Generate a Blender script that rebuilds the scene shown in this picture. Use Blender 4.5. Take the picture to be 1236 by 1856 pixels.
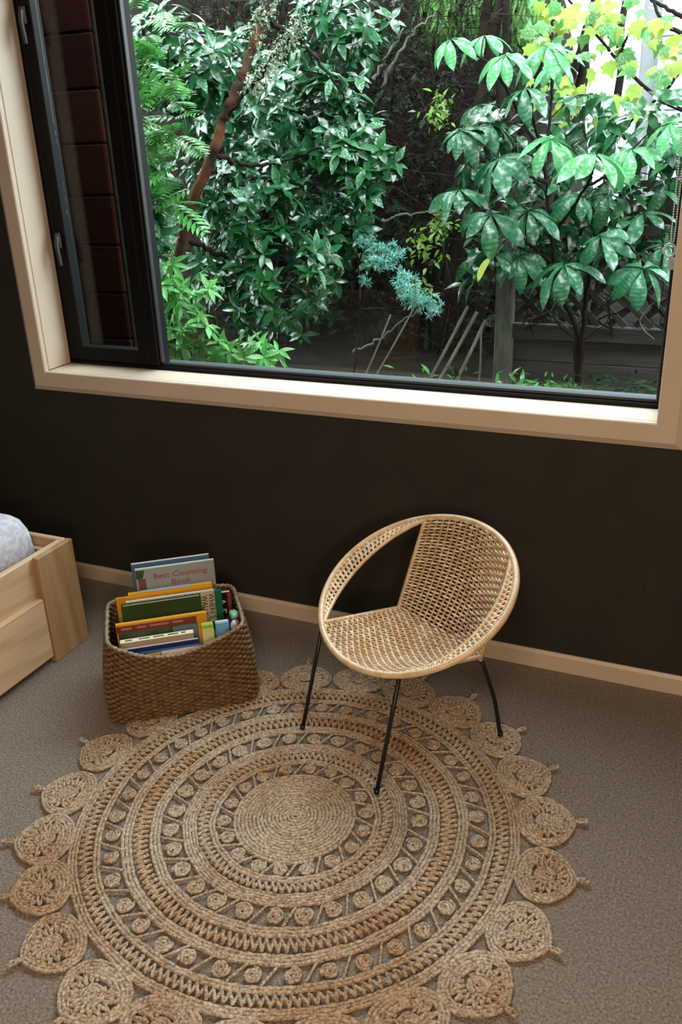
import bpy, bmesh, math, random
import numpy as np
from mathutils import Matrix, Vector

for o in list(bpy.data.objects):
    bpy.data.objects.remove(o)
SC = bpy.context.scene
COL = SC.collection
PI = math.pi
rnd = random.Random(7)
nrg = np.random.default_rng(11)

# ------------------------------------------------------------------ camera
cam_data = bpy.data.cameras.new('camera')
cam_data.sensor_fit = 'VERTICAL'
cam_data.sensor_height = 36.0
cam_data.lens = 30.55
cam_data.clip_start = 0.05
cam = bpy.data.objects.new('camera', cam_data)
COL.objects.link(cam)
cam.matrix_world = Matrix(((0.913575, -0.128767, 0.385747, 0.0),
                           (0.405053, 0.372649, -0.834904, 0.0),
                           (-0.036240, 0.918995, 0.392600, 1.5),
                           (0, 0, 0, 1)))
SC.camera = cam

# ------------------------------------------------------------------ sky: overcast, brighter towards the zenith
SKY = 8.0
world = bpy.data.worlds.new('overcast_sky')
SC.world = world
world.use_nodes = True
wn = world.node_tree
wn.nodes.clear()
w_out = wn.nodes.new('ShaderNodeOutputWorld')
w_bg = wn.nodes.new('ShaderNodeBackground')
w_tc = wn.nodes.new('ShaderNodeTexCoord')
w_sep = wn.nodes.new('ShaderNodeSeparateXYZ')
w_ramp = wn.nodes.new('ShaderNodeValToRGB')
w_ramp.color_ramp.elements[0].position = 0.0
w_ramp.color_ramp.elements[0].color = (0.42, 0.47, 0.50, 1)
w_ramp.color_ramp.elements[1].position = 1.0
w_ramp.color_ramp.elements[1].color = (0.86, 0.96, 1.0, 1)
wn.links.new(w_tc.outputs['Generated'], w_sep.inputs[0])
wn.links.new(w_sep.outputs['Z'], w_ramp.inputs[0])
wn.links.new(w_ramp.outputs[0], w_bg.inputs[0])
w_bg.inputs[1].default_value = SKY
wn.links.new(w_bg.outputs[0], w_out.inputs[0])

# ------------------------------------------------------------------ added warm fill lights, unseen behind the camera, and a sampling portal in the window
def fill_light(name, kind, loc, energy, color, size, rot=(0, 0, 0)):
    d = bpy.data.lights.new(name, kind)
    d.energy = energy
    d.color = color
    if kind == 'AREA':
        d.shape = 'DISK'
        d.size = size
    else:
        d.shadow_soft_size = size
    o = bpy.data.objects.new(name, d)
    o.location = loc
    o.rotation_euler = rot
    COL.objects.link(o)
    return o

fill_light('overhead_fill', 'AREA', (-0.2, -0.5, 2.36), 18.0, (1.0, 0.79, 0.58), 0.5)  # soft warm fill added overhead, no known fitting there
fill_light('rear_fill', 'POINT', (0.65, -0.9, 1.5), 70.0, (1.0, 0.73, 0.50), 0.22)  # added unseen warm fill that brightens the window wall
pd = bpy.data.lights.new('window_portal', 'AREA')
pd.shape = 'RECTANGLE'
pd.size = 1.95
pd.size_y = 1.42
pd.cycles.is_portal = True
po = bpy.data.objects.new('window_portal', pd)
po.location = (-1.153, 2.52, 1.53)
po.rotation_euler = (-PI / 2, 0, 0)
COL.objects.link(po)

vs = SC.view_settings
vs.view_transform = 'Standard'
vs.look = 'None'
vs.gamma = 1.0
vs.exposure = 0.5
vs.use_curve_mapping = False

# ------------------------------------------------------------------ materials
def mat(name, color, rough=0.6, color2=None, scale=20.0, stretch=(1, 1, 1), bump=0.0, bscale=None, spec=0.5,
        coords='Object', detail=3.0, metal=0.0, spread=(0.35, 0.65), rnd_val=0.0, island=0.0, trans=0.0, coat=0.0):
    m = bpy.data.materials.new(name)
    m.use_nodes = True
    nt = m.node_tree
    b = nt.nodes['Principled BSDF']
    b.inputs['Roughness'].default_value = rough
    b.inputs['Specular IOR Level'].default_value = spec
    b.inputs['Metallic'].default_value = metal
    if coat:
        b.inputs['Coat Weight'].default_value = coat
        b.inputs['Coat Roughness'].default_value = 0.12
    c1 = (*color, 1)
    b.inputs['Base Color'].default_value = c1
    vec = None
    if color2 is not None or bump:
        if coords == 'World':
            g = nt.nodes.new('ShaderNodeNewGeometry')
            src = g.outputs['Position']
        else:
            g = nt.nodes.new('ShaderNodeTexCoord')
            src = g.outputs['Object']
        mp = nt.nodes.new('ShaderNodeMapping')
        mp.inputs['Scale'].default_value = stretch
        nt.links.new(src, mp.inputs[0])
        vec = mp.outputs[0]
    col_out = None
    if color2 is not None:
        n = nt.nodes.new('ShaderNodeTexNoise')
        n.inputs['Scale'].default_value = scale
        n.inputs['Detail'].default_value = detail
        nt.links.new(vec, n.inputs['Vector'])
        r = nt.nodes.new('ShaderNodeValToRGB')
        r.color_ramp.elements[0].position = spread[0]
        r.color_ramp.elements[1].position = spread[1]
        r.color_ramp.elements[0].color = c1
        r.color_ramp.elements[1].color = (*color2, 1)
        nt.links.new(n.outputs['Fac'], r.inputs[0])
        col_out = r.outputs[0]
        nt.links.new(col_out, b.inputs['Base Color'])
    if rnd_val or island:
        hs = nt.nodes.new('ShaderNodeHueSaturation')
        if col_out is not None:
            nt.links.new(col_out, hs.inputs['Color'])
        else:
            hs.inputs['Color'].default_value = c1
        if island:
            g2 = nt.nodes.new('ShaderNodeNewGeometry')
            rs = g2.outputs['Random Per Island']
            amt = island
        else:
            g2 = nt.nodes.new('ShaderNodeObjectInfo')
            rs = g2.outputs['Random']
            amt = rnd_val
        mr = nt.nodes.new('ShaderNodeMapRange')
        mr.inputs['To Min'].default_value = 1 - amt
        mr.inputs['To Max'].default_value = 1 + amt
        nt.links.new(rs, mr.inputs['Value'])
        nt.links.new(mr.outputs[0], hs.inputs['Value'])
        mr2 = nt.nodes.new('ShaderNodeMapRange')
        mr2.inputs['To Min'].default_value = 0.5 - amt * 0.05
        mr2.inputs['To Max'].default_value = 0.5 + amt * 0.03
        nt.links.new(rs, mr2.inputs['Value'])
        nt.links.new(mr2.outputs[0], hs.inputs['Hue'])
        col_out = hs.outputs[0]
        nt.links.new(col_out, b.inputs['Base Color'])
    if bump:
        n2 = nt.nodes.new('ShaderNodeTexNoise')
        n2.inputs['Scale'].default_value = bscale or scale
        n2.inputs['Detail'].default_value = 4
        nt.links.new(vec, n2.inputs['Vector'])
        bp = nt.nodes.new('ShaderNodeBump')
        bp.inputs['Strength'].default_value = bump
        bp.inputs['Distance'].default_value = 0.01
        nt.links.new(n2.outputs['Fac'], bp.inputs['Height'])
        nt.links.new(bp.outputs[0], b.inputs['Normal'])
    if trans:
        tr = nt.nodes.new('ShaderNodeBsdfTranslucent')
        if col_out is not None:
            nt.links.new(col_out, tr.inputs['Color'])
        else:
            tr.inputs['Color'].default_value = c1
        mx = nt.nodes.new('ShaderNodeMixShader')
        mx.inputs[0].default_value = trans
        nt.links.new(b.outputs[0], mx.inputs[1])
        nt.links.new(tr.outputs[0], mx.inputs[2])
        nt.links.new(mx.outputs[0], nt.nodes['Material Output'].inputs['Surface'])
    return m

def pine(name, c1, c2, axis):
    st = [9.0, 9.0, 9.0]
    st[axis] = 0.9
    m = mat(name, c1, 0.55, c2, 2.2, tuple(st), bump=0.05, bscale=12, spec=0.35, spread=(0.38, 0.66), detail=5)
    nt = m.node_tree
    # growth rings: a distorted wave along the board
    ramp = [n for n in nt.nodes if n.type == 'VALTORGB'][0]
    mp = [n for n in nt.nodes if n.type == 'MAPPING'][0]
    wv = nt.nodes.new('ShaderNodeTexWave')
    wv.inputs['Scale'].default_value = 0.8
    wv.inputs['Distortion'].default_value = 6.0
    wv.inputs['Detail'].default_value = 2.0
    wv.bands_direction = 'DIAGONAL'
    nt.links.new(mp.outputs[0], wv.inputs['Vector'])
    mx = nt.nodes.new('ShaderNodeMix')
    mx.data_type = 'RGBA'
    mx.inputs[0].default_value = 0.35
    r2 = nt.nodes.new('ShaderNodeValToRGB')
    r2.color_ramp.elements[0].color = (*c1, 1)
    r2.color_ramp.elements[1].color = (c2[0] * 0.8, c2[1] * 0.75, c2[2] * 0.7, 1)
    r2.color_ramp.elements[0].position = 0.55
    nt.links.new(wv.outputs['Fac'], r2.inputs[0])
    nt.links.new(ramp.outputs[0], mx.inputs[6])
    nt.links.new(r2.outputs[0], mx.inputs[7])
    nt.links.new(mx.outputs[2], nt.nodes['Principled BSDF'].inputs['Base Color'])
    return m

M = {}
M['wall'] = mat('charcoal_paint', (0.036, 0.031, 0.026), 0.75, (0.031, 0.027, 0.0225), 8, bump=0.06, bscale=220, spec=0.25)
M['white_paint'] = mat('white_paint', (0.72, 0.69, 0.64), 0.5)
M['ceiling'] = mat('ceiling_paint', (0.75, 0.73, 0.70), 0.8)
M['trim'] = mat('cream_trim_paint', (0.67, 0.555, 0.44), 0.38, (0.63, 0.52, 0.41), 3, (1, 1, 1), bump=0.02, bscale=60)
M['carpet'] = mat('beige_carpet', (0.21, 0.175, 0.15), 0.95, (0.49, 0.425, 0.37), 170, coords='World', bump=1.0, bscale=330, spec=0.1, spread=(0.3, 0.7), detail=5)
M['black_frame'] = mat('black_aluminium', (0.005, 0.005, 0.0055), 0.5, spec=0.14)
M['bead_rubber'] = mat('glazing_rubber', (0.02, 0.02, 0.024), 0.4)
M['grey_metal'] = mat('grey_sill_metal', (0.035, 0.045, 0.055), 0.35, spec=0.35)
M['handle'] = mat('dark_handle_metal', (0.05, 0.05, 0.05), 0.4)
M['chrome'] = mat('white_bead_plastic', (0.75, 0.75, 0.72), 0.3)
M['clear'] = mat('clear_plastic', (0.55, 0.6, 0.65), 0.15)
M['pine_x'] = pine('pine_along_x', (0.66, 0.475, 0.30), (0.50, 0.315, 0.17), 0)
M['pine_y'] = pine('pine_along_y', (0.68, 0.50, 0.325), (0.54, 0.36, 0.21), 1)
M['pine_z'] = pine('pine_along_z', (0.46, 0.295, 0.155), (0.32, 0.185, 0.085), 2)
M['duvet'] = mat('pale_damask_cotton', (0.46, 0.47, 0.56), 0.85, (0.58, 0.59, 0.66), 55, bump=0.3, bscale=14, spec=0.15, spread=(0.44, 0.54), detail=2)
M['mattress'] = mat('cream_mattress', (0.6, 0.56, 0.5), 0.9)
M['cane'] = mat('natural_cane', (0.84, 0.71, 0.54), 0.24, (0.64, 0.45, 0.26), 30, island=0.2, spec=0.75)
M['cane_wrap'] = mat('wrapped_cane', (0.76, 0.59, 0.39), 0.26, (0.62, 0.42, 0.23), 40, spec=0.75)
M['cane_dark'] = mat('cane_ribs', (0.62, 0.44, 0.26), 0.32, (0.5, 0.33, 0.17), 30, spec=0.7)
M['black_steel'] = mat('black_steel', (0.006, 0.006, 0.006), 0.4)
M['seagrass'] = mat('brown_seagrass', (0.090, 0.049, 0.022), 0.5, (0.25, 0.145, 0.066), 45, (1, 1, 2.5), bump=0.25, bscale=160, spec=0.4, spread=(0.3, 0.72))
M['basket_liner'] = mat('dark_basket_liner', (0.05, 0.032, 0.02), 0.8)
M['seagrass_rim'] = mat('pale_seagrass', (0.34, 0.26, 0.17), 0.6, (0.20, 0.14, 0.08), 60)

def jute(name, c1, c2, fine):
    m = mat(name, c1, 0.75, c2, 3.4, coords='World', bump=0.35, bscale=420, spec=0.25, spread=(0.42, 0.60), detail=1.5)
    nt = m.node_tree
    ramp = [n for n in nt.nodes if n.type == 'VALTORGB'][0]
    mp = [n for n in nt.nodes if n.type == 'MAPPING'][0]
    n = nt.nodes.new('ShaderNodeTexNoise')
    n.inputs['Scale'].default_value = 170
    n.inputs['Detail'].default_value = 2
    nt.links.new(mp.outputs[0], n.inputs['Vector'])
    r = nt.nodes.new('ShaderNodeValToRGB')
    r.color_ramp.elements[0].position = 0.3
    r.color_ramp.elements[1].position = 0.7
    r.color_ramp.elements[0].color = (1 - fine, 1 - fine * 1.08, 1 - fine * 1.2, 1)
    r.color_ramp.elements[1].color = (1 + fine * .5, 1 + fine * .5, 1 + fine * .5, 1)
    nt.links.new(n.outputs['Fac'], r.inputs[0])
    mx = nt.nodes.new('ShaderNodeMix')
    mx.data_type = 'RGBA'
    mx.blend_type = 'MULTIPLY'
    mx.inputs[0].default_value = 1.0
    nt.links.new(ramp.outputs[0], mx.inputs[6])
    nt.links.new(r.outputs[0], mx.inputs[7])
    nt.links.new(mx.outputs[2], nt.nodes['Principled BSDF'].inputs['Base Color'])
    return m

M['jute'] = jute('natural_jute', (0.545, 0.465, 0.375), (0.43, 0.305, 0.20), 0.62)
M['jute_brown'] = jute('brown_jute', (0.54, 0.42, 0.305), (0.39, 0.225, 0.115), 0.62)

def leaf_mat(name, c1, c2, rough, trans, island=0.0, rnd_val=0.0, sc=30, spec=0.7, wet=14.0):
    m = mat(name, c1, rough, c2, sc, bump=0.12, bscale=60, island=island, rnd_val=rnd_val, trans=trans, spec=spec)
    # rain-wet patches: the sheen comes and goes over a leaf
    nt = m.node_tree
    mp = [n for n in nt.nodes if n.type == 'MAPPING'][0]
    n = nt.nodes.new('ShaderNodeTexNoise')
    n.inputs['Scale'].default_value = wet
    n.inputs['Detail'].default_value = 3
    nt.links.new(mp.outputs[0], n.inputs['Vector'])
    mr = nt.nodes.new('ShaderNodeMapRange')
    mr.inputs['From Min'].default_value = 0.46
    mr.inputs['From Max'].default_value = 0.60
    mr.inputs['To Min'].default_value = 0.10
    mr.inputs['To Max'].default_value = 1.0 if spec > .55 else spec
    nt.links.new(n.outputs['Fac'], mr.inputs['Value'])
    b = nt.nodes['Principled BSDF']
    nt.links.new(mr.outputs[0], b.inputs['Specular IOR Level'])
    if spec > .55:
        m2 = nt.nodes.new('ShaderNodeMapRange')
        m2.inputs['From Min'].default_value = 0.52
        m2.inputs['From Max'].default_value = 0.66
        nt.links.new(n.outputs['Fac'], m2.inputs['Value'])
        nt.links.new(m2.outputs[0], b.inputs['Coat Weight'])
        b.inputs['Coat Roughness'].default_value = 0.1
    return m

def palm_mat(name, c1, c2, rough, trans, **kw):
    m = leaf_mat(name, c1, c2, rough, trans, sc=5, wet=4.0, **kw)
    nt = m.node_tree
    b = nt.nodes['Principled BSDF']
    mp = [n for n in nt.nodes if n.type == 'MAPPING'][0]
    old = [n for n in nt.nodes if n.type == 'BUMP'][0]
    # side veins as ridges, then the rain-spotted noise
    w = nt.nodes.new('ShaderNodeTexWave')
    w.bands_direction = 'Y'
    w.inputs['Scale'].default_value = 3.4
    w.inputs['Distortion'].default_value = 1.6
    w.inputs['Detail'].default_value = 1.0
    nt.links.new(mp.outputs[0], w.inputs['Vector'])
    bp = nt.nodes.new('ShaderNodeBump')
    bp.inputs['Strength'].default_value = 0.07
    bp.inputs['Distance'].default_value = 0.03
    nt.links.new(w.outputs['Fac'], bp.inputs['Height'])
    old.inputs['Strength'].default_value = 0.22
    old.inputs['Distance'].default_value = 0.012
    nt.links.new(bp.outputs[0], old.inputs['Normal'])
    return m

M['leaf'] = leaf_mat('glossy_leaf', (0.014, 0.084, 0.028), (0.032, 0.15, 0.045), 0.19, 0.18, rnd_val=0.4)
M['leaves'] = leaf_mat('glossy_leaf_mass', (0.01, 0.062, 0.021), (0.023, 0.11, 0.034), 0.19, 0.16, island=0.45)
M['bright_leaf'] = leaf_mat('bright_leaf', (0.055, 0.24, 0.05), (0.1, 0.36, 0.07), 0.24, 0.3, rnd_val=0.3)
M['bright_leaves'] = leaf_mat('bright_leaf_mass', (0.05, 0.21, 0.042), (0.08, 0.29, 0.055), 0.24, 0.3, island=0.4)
M['palm_leaf'] = palm_mat('palmate_leaf', (0.012, 0.075, 0.03), (0.025, 0.125, 0.045), 0.18, 0.14, spec=0.8, rnd_val=0.3)
M['pale_leaf'] = palm_mat('young_palmate_leaf', (0.06, 0.25, 0.085), (0.09, 0.32, 0.12), 0.22, 0.26, spec=0.8, rnd_val=0.2)
M['yellow_leaf'] = leaf_mat('yellowing_leaf', (0.55, 0.60, 0.05), (0.35, 0.5, 0.06), 0.35, 0.35)
M['maple_leaf'] = leaf_mat('maple_leaf', (0.2, 0.36, 0.05), (0.36, 0.44, 0.08), 0.4, 0.35, spec=0.5, rnd_val=0.3)
M['maple_green'] = leaf_mat('green_maple_leaf', (0.05, 0.22, 0.05), (0.10, 0.30, 0.07), 0.35, 0.35, rnd_val=0.3)
M['blue_needles'] = leaf_mat('blue_green_needles', (0.09, 0.27, 0.215), (0.14, 0.37, 0.3), 0.45, 0.15, spec=0.6, island=0.35)
M['drape_needles'] = leaf_mat('green_needles', (0.09, 0.22, 0.055), (0.15, 0.31, 0.09), 0.5, 0.3, spec=0.3, island=0.35)
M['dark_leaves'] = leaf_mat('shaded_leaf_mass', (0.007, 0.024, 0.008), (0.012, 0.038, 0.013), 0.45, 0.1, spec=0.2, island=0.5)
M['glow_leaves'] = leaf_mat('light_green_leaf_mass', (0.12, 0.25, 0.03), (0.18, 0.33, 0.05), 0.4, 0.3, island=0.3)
M['bark_red'] = mat('red_brown_bark', (0.12, 0.048, 0.022), 0.85, (0.028, 0.018, 0.013), 9, (1, 1, .5), bump=0.9, bscale=26, spec=0.1, spread=(.40, .56))
M['bark'] = mat('dark_bark', (0.012, 0.009, 0.007), 0.9, (0.026, 0.02, 0.016), 16, (1, 1, .3), bump=0.6, bscale=30, spec=0.04)
M['moss'] = mat('pale_lichen', (0.30, 0.36, 0.26), 0.95, (0.16, 0.22, 0.12), 40, bump=0.8, bscale=60)
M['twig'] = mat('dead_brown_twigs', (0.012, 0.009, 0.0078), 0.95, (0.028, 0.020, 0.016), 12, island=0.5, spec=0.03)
M['stake'] = mat('weathered_stake', (0.115, 0.115, 0.08), 0.85, (0.06, 0.066, 0.043), 12, (1, 1, .3))
M['soil'] = mat('dark_soil', (0.007, 0.006, 0.0045), 0.95, (0.014, 0.012, 0.009), 6, bump=0.8, bscale=18, coords='World', spec=0.02)
M['fence'] = mat('weathered_fence_wood', (0.028, 0.024, 0.021), 0.85, (0.055, 0.049, 0.04), 9, (.4, 3, 3), bump=0.3, bscale=40, rnd_val=0.25)
M['post'] = mat('mossy_post_wood', (0.10, 0.10, 0.08), 0.85, (0.055, 0.055, 0.04), 18, (2, 2, .5), bump=0.4, bscale=40)
M['cedar'] = mat('dark_red_cedar', (0.017, 0.0045, 0.0016), 0.85, (0.010, 0.0028, 0.0011), 6, (.5, 4, 4), rnd_val=0.35, spec=0.04)
M['board'] = mat('white_weatherboard', (0.40, 0.42, 0.43), 0.5, (0.34, 0.36, 0.37), 5)

def glass_mat():
    m = bpy.data.materials.new('window_glass')
    m.use_nodes = True
    nt = m.node_tree
    nt.nodes.remove(nt.nodes['Principled BSDF'])
    t = nt.nodes.new('ShaderNodeBsdfTransparent')
    t.inputs[0].default_value = (0.95, 0.97, 0.96, 1)
    g = nt.nodes.new('ShaderNodeBsdfGlossy')
    g.inputs['Roughness'].default_value = 0.01
    lw = nt.nodes.new('ShaderNodeLayerWeight')
    pw = nt.nodes.new('ShaderNodeMath')
    pw.operation = 'POWER'
    pw.inputs[1].default_value = 5.0
    nt.links.new(lw.outputs['Facing'], pw.inputs[0])
    fr = nt.nodes.new('ShaderNodeMapRange')
    fr.inputs['To Min'].default_value = 0.02
    fr.inputs['To Max'].default_value = 0.7
    nt.links.new(pw.outputs[0], fr.inputs['Value'])
    mx = nt.nodes.new('ShaderNodeMixShader')
    nt.links.new(fr.outputs[0], mx.inputs[0])
    nt.links.new(t.outputs[0], mx.inputs[1])
    nt.links.new(g.outputs[0], mx.inputs[2])
    nt.links.new(mx.outputs[0], nt.nodes['Material Output'].inputs['Surface'])
    return m
M['glass'] = glass_mat()

def flat(name, c, rough=0.4, c2=None, sc=30, coat=0.2):
    return mat(name, c, rough, c2, sc, coat=coat)

# ------------------------------------------------------------------ mesh helpers
class MB:
    """collects vertices and faces of one mesh object"""
    def __init__(s):
        s.v = []
        s.f = []
        s.n = 0
    def add(s, v, f):
        v = np.asarray(v, float)
        s.v.append(v)
        s.f.extend([tuple(int(i) + s.n for i in q) for q in f])
        s.n += len(v)
    def box(s, c, d, b=0.003, rz=0.0, M4=None):
        """chamfered box: centre, size, chamfer"""
        h = np.array(d) / 2
        b = min(b, h.min() * 0.8)
        vs_, idx = [], {}
        for sx in (-1, 1):
            for sy in (-1, 1):
                for sz in (-1, 1):
                    for ax in range(3):
                        p = np.array([sx, sy, sz]) * (h - b)
                        p[ax] = (sx, sy, sz)[ax] * h[ax]
                        idx[(sx, sy, sz, ax)] = len(vs_)
                        vs_.append(p)
        fs = []
        for ax in range(3):
            a1, a2 = (ax + 1) % 3, (ax + 2) % 3
            for sg in (-1, 1):
                q = []
                for (p, r) in ((-1, -1), (1, -1), (1, 1), (-1, 1)):
                    k = [0, 0, 0]
                    k[ax], k[a1], k[a2] = sg, p, r
                    q.append(idx[(*k, ax)])
                fs.append(q if sg > 0 else q[::-1])
        for ax in range(3):
            a1, a2 = (ax + 1) % 3, (ax + 2) % 3
            for p in (-1, 1):
                for r in (-1, 1):
                    k0, k1 = [0, 0, 0], [0, 0, 0]
                    k0[ax], k0[a1], k0[a2] = -1, p, r
                    k1[ax], k1[a1], k1[a2] = 1, p, r
                    q = [idx[(*k0, a1)], idx[(*k1, a1)], idx[(*k1, a2)], idx[(*k0, a2)]]
                    fs.append(q if p * r > 0 else q[::-1])
        for sx in (-1, 1):
            for sy in (-1, 1):
                for sz in (-1, 1):
                    q = [idx[(sx, sy, sz, a)] for a in range(3)]
                    fs.append(q if sx * sy * sz > 0 else q[::-1])
        V = np.array(vs_)
        if rz:
            cz, sn = math.cos(rz), math.sin(rz)
            V = V @ np.array([[cz, sn, 0], [-sn, cz, 0], [0, 0, 1]])
        if M4 is not None:
            V = V @ np.array(M4.to_3x3()).T
        s.add(V + np.array(c), fs)
        return s
    def tube(s, P, r, sides=8, closed=False, lobes=0, amp=0.0, twist=0.0, flat_=None, cap=True):
        P = np.asarray(P, float)
        n = len(P)
        R = np.full(n, r) if np.isscalar(r) else np.asarray(r, float)
        if closed:
            T = np.roll(P, -1, 0) - np.roll(P, 1, 0)
        else:
            T = np.gradient(P, axis=0)
        T /= np.linalg.norm(T, axis=1)[:, None] + 1e-12
        N = np.zeros_like(P)
        u = np.array([0, 0, 1.0])
        if abs(T[0] @ u) > 0.9:
            u = np.array([1.0, 0, 0])
        for i in range(n):
            u = u - T[i] * (u @ T[i])
            L = np.linalg.norm(u)
            if L < 1e-6:
                u = np.cross(T[i], [0.3, 0.8, 0.5])
                L = np.linalg.norm(u)
            u = u / L
            N[i] = u
        B = np.cross(T, N)
        a = np.linspace(0, 2 * PI, sides, endpoint=False)
        ss = np.r_[0, np.cumsum(np.linalg.norm(np.diff(P, axis=0), axis=1))]
        rr = R[:, None] * np.ones(sides)[None]
        if lobes:
            rr = rr * (1 + amp * np.cos(lobes * a[None] - twist * ss[:, None]))
        ca, sa = np.cos(a)[None] * rr, np.sin(a)[None] * rr
        if flat_ is not None:
            ca = ca * flat_
        V = P[:, None] + N[:, None] * ca[..., None] + B[:, None] * sa[..., None]
        V = V.reshape(-1, 3)
        F = []
        m = n if closed else n - 1
        for i in range(m):
            j = (i + 1) % n
            for k in range(sides):
                l = (k + 1) % sides
                F.append((i * sides + k, j * sides + k, j * sides + l, i * sides + l))
        if not closed and cap:
            F.append(tuple(range(sides))[::1])
            F.append(tuple((n - 1) * sides + k for k in range(sides))[::-1])
        s.add(V, F)
        return s
    def prism(s, outline, z0, z1):
        n = len(outline)
        V = [(x, y, z0) for x, y in outline] + [(x, y, z1) for x, y in outline]
        F = [tuple(range(n))[::-1], tuple(range(n, 2 * n))]
        for i in range(n):
            j = (i + 1) % n
            F.append((i, j, n + j, n + i))
        s.add(V, F)
        return s
    def mesh(s, name, smooth=False):
        me = bpy.data.meshes.new(name)
        V = np.concatenate(s.v) if s.v else np.zeros((0, 3))
        me.from_pydata(V.tolist(), [], s.f)
        if smooth:
            me.polygons.foreach_set('use_smooth', [True] * len(me.polygons))
        me.update()
        return me
    def build(s, name, m, parent=None, smooth=False, loc=None, rot=None):
        return link(name, s.mesh(name, smooth), m, parent, loc, rot)

def link(name, me, m, parent=None, loc=None, rot=None):
    if m is not None and len(me.materials) == 0:
        me.materials.append(m)
    o = bpy.data.objects.new(name, me)
    COL.objects.link(o)
    if parent is not None:
        o.parent = parent
    if loc is not None:
        o.location = loc
    if rot is not None:
        o.rotation_euler = rot
    return o

def tag(o, label=None, cat=None, group=None, kind=None):
    if label:
        o['label'] = label
    if cat:
        o['category'] = cat
    if group:
        o['group'] = group
    if kind:
        o['kind'] = kind
    return o

def empty(name, loc=(0, 0, 0), rz=0.0, parent=None):
    o = bpy.data.objects.new(name, None)
    o.empty_display_size = 0.05
    COL.objects.link(o)
    o.location = loc
    o.rotation_euler = (0, 0, rz)
    if parent is not None:
        o.parent = parent
    return o

def smooth_path(pts, n):
    """Catmull-Rom through points, n samples"""
    P = np.asarray(pts, float)
    P = np.vstack([2 * P[0] - P[1], P, 2 * P[-1] - P[-2]])
    m = len(P) - 3
    out = []
    for t in np.linspace(0, m - 1e-9, n):
        i = int(t)
        f = t - i
        a, b, c, d = P[i:i + 4]
        out.append(0.5 * ((2 * b) + (c - a) * f + (2 * a - 5 * b + 4 * c - d) * f * f + (3 * b - a - 3 * c + d) * f ** 3))
    return np.array(out)

def rope(mb, P, r, closed=False, step=None):
    return mb.tube(P, r, 6, closed, lobes=3, amp=0.2, twist=2 * PI / (r * 7.5))

# ================================================================== THE ROOM
WY = 2.2936          # room side of the window wall
WO = 2.47            # outer side
OX0, OX1, OZ0, OZ1 = -2.157, -0.150, 0.803, 2.22    # window opening

def structure(o, label=None):
    o['kind'] = 'structure'
    if label:
        o['label'] = label
    return o

structure(MB().box((-0.9, 0.3, -0.05), (5.4, 5.0, 0.1), 0.001).build('floor', M['carpet']), 'beige cut pile carpet covering the bedroom floor')
wb = MB()
wb.box(((-3.6 + OX0 - .013) / 2, (WY + WO) / 2, 1.2), (OX0 - .013 + 3.6, WO - WY, 2.4), 0.0005)
wb.box(((1.8 + OX1 + .013) / 2, (WY + WO) / 2, 1.2), (1.8 - OX1 - .013, WO - WY, 2.4), 0.0005)
wb.box(((OX0 + OX1) / 2, (WY + WO) / 2, OZ0 / 2 - 0.006), (OX1 - OX0 + .026, WO - WY, OZ0 - 0.013), 0.0005)
wb.box(((OX0 + OX1) / 2, (WY + WO) / 2, (OZ1 + 2.4) / 2 + .0135), (OX1 - OX0 + .026, WO - WY, 2.4 - OZ1 - .026), 0.0005)
structure(wb.build('wall_window', M['wall']), 'matt charcoal painted wall around and below the wide window')
structure(MB().box((-3.65, 0.3, 1.2), (0.1, 5.0, 2.4), 0.001).build('wall_left', M['wall']))
structure(MB().box((1.85, 0.3, 1.2), (0.1, 5.0, 2.4), 0.001).build('wall_right', M['wall']))
structure(MB().box((-0.9, -2.25, 1.2), (5.4, 0.1, 2.4), 0.001).build('wall_back', M['wall']))
structure(MB().box((-0.9, 0.05, 2.45), (5.7, 4.84, 0.1), 0.001).build('ceiling', M['ceiling']))

def bar_x(profile, x0, x1, m0=0.0, m1=0.0):
    """a board along x whose (y, z) profile is cut at its ends; m0/m1 shear the ends by the z offset (mitres)"""
    mb = MB()
    n = len(profile)
    zr = profile[0][1]
    V = [(x0 + m0 * (z - zr), y, z) for y, z in profile] + [(x1 + m1 * (z - zr), y, z) for y, z in profile]
    F = [tuple(range(n)), tuple(range(n, 2 * n))[::-1]]
    for i in range(n):
        j = (i + 1) % n
        F.append((i, n + i, n + j, j))
    mb.add(V, F)
    return mb

bbp = [(WY, 0.0), (WY - 0.011, 0.0), (WY - 0.011, 0.05), (WY - 0.004, 0.0585), (WY, 0.0585)]
structure(bar_x(bbp, -3.6, 1.8).build('baseboard_window', M['trim']), 'cream painted baseboard along the charcoal wall')

# ------------------------------------------------------------------ window_1
win = empty('window_1', ((OX0 + OX1) / 2, WY, OZ0))
structure(win, 'wide black framed window with cream casing above the charcoal wall')
W0 = np.array([(OX0 + OX1) / 2, WY, OZ0])
def wpart(mb, name, m, parent=win, label=None, smooth=False):
    mb.v = [v - W0 for v in mb.v]
    o = mb.build(name, m, parent, smooth)
    if label:
        o['label'] = label
    return o
def wsub(mb, name, m, parent, smooth=False):
    mb.v = [v - W0 for v in mb.v]
    return mb.build(name, m, parent, smooth)

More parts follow.
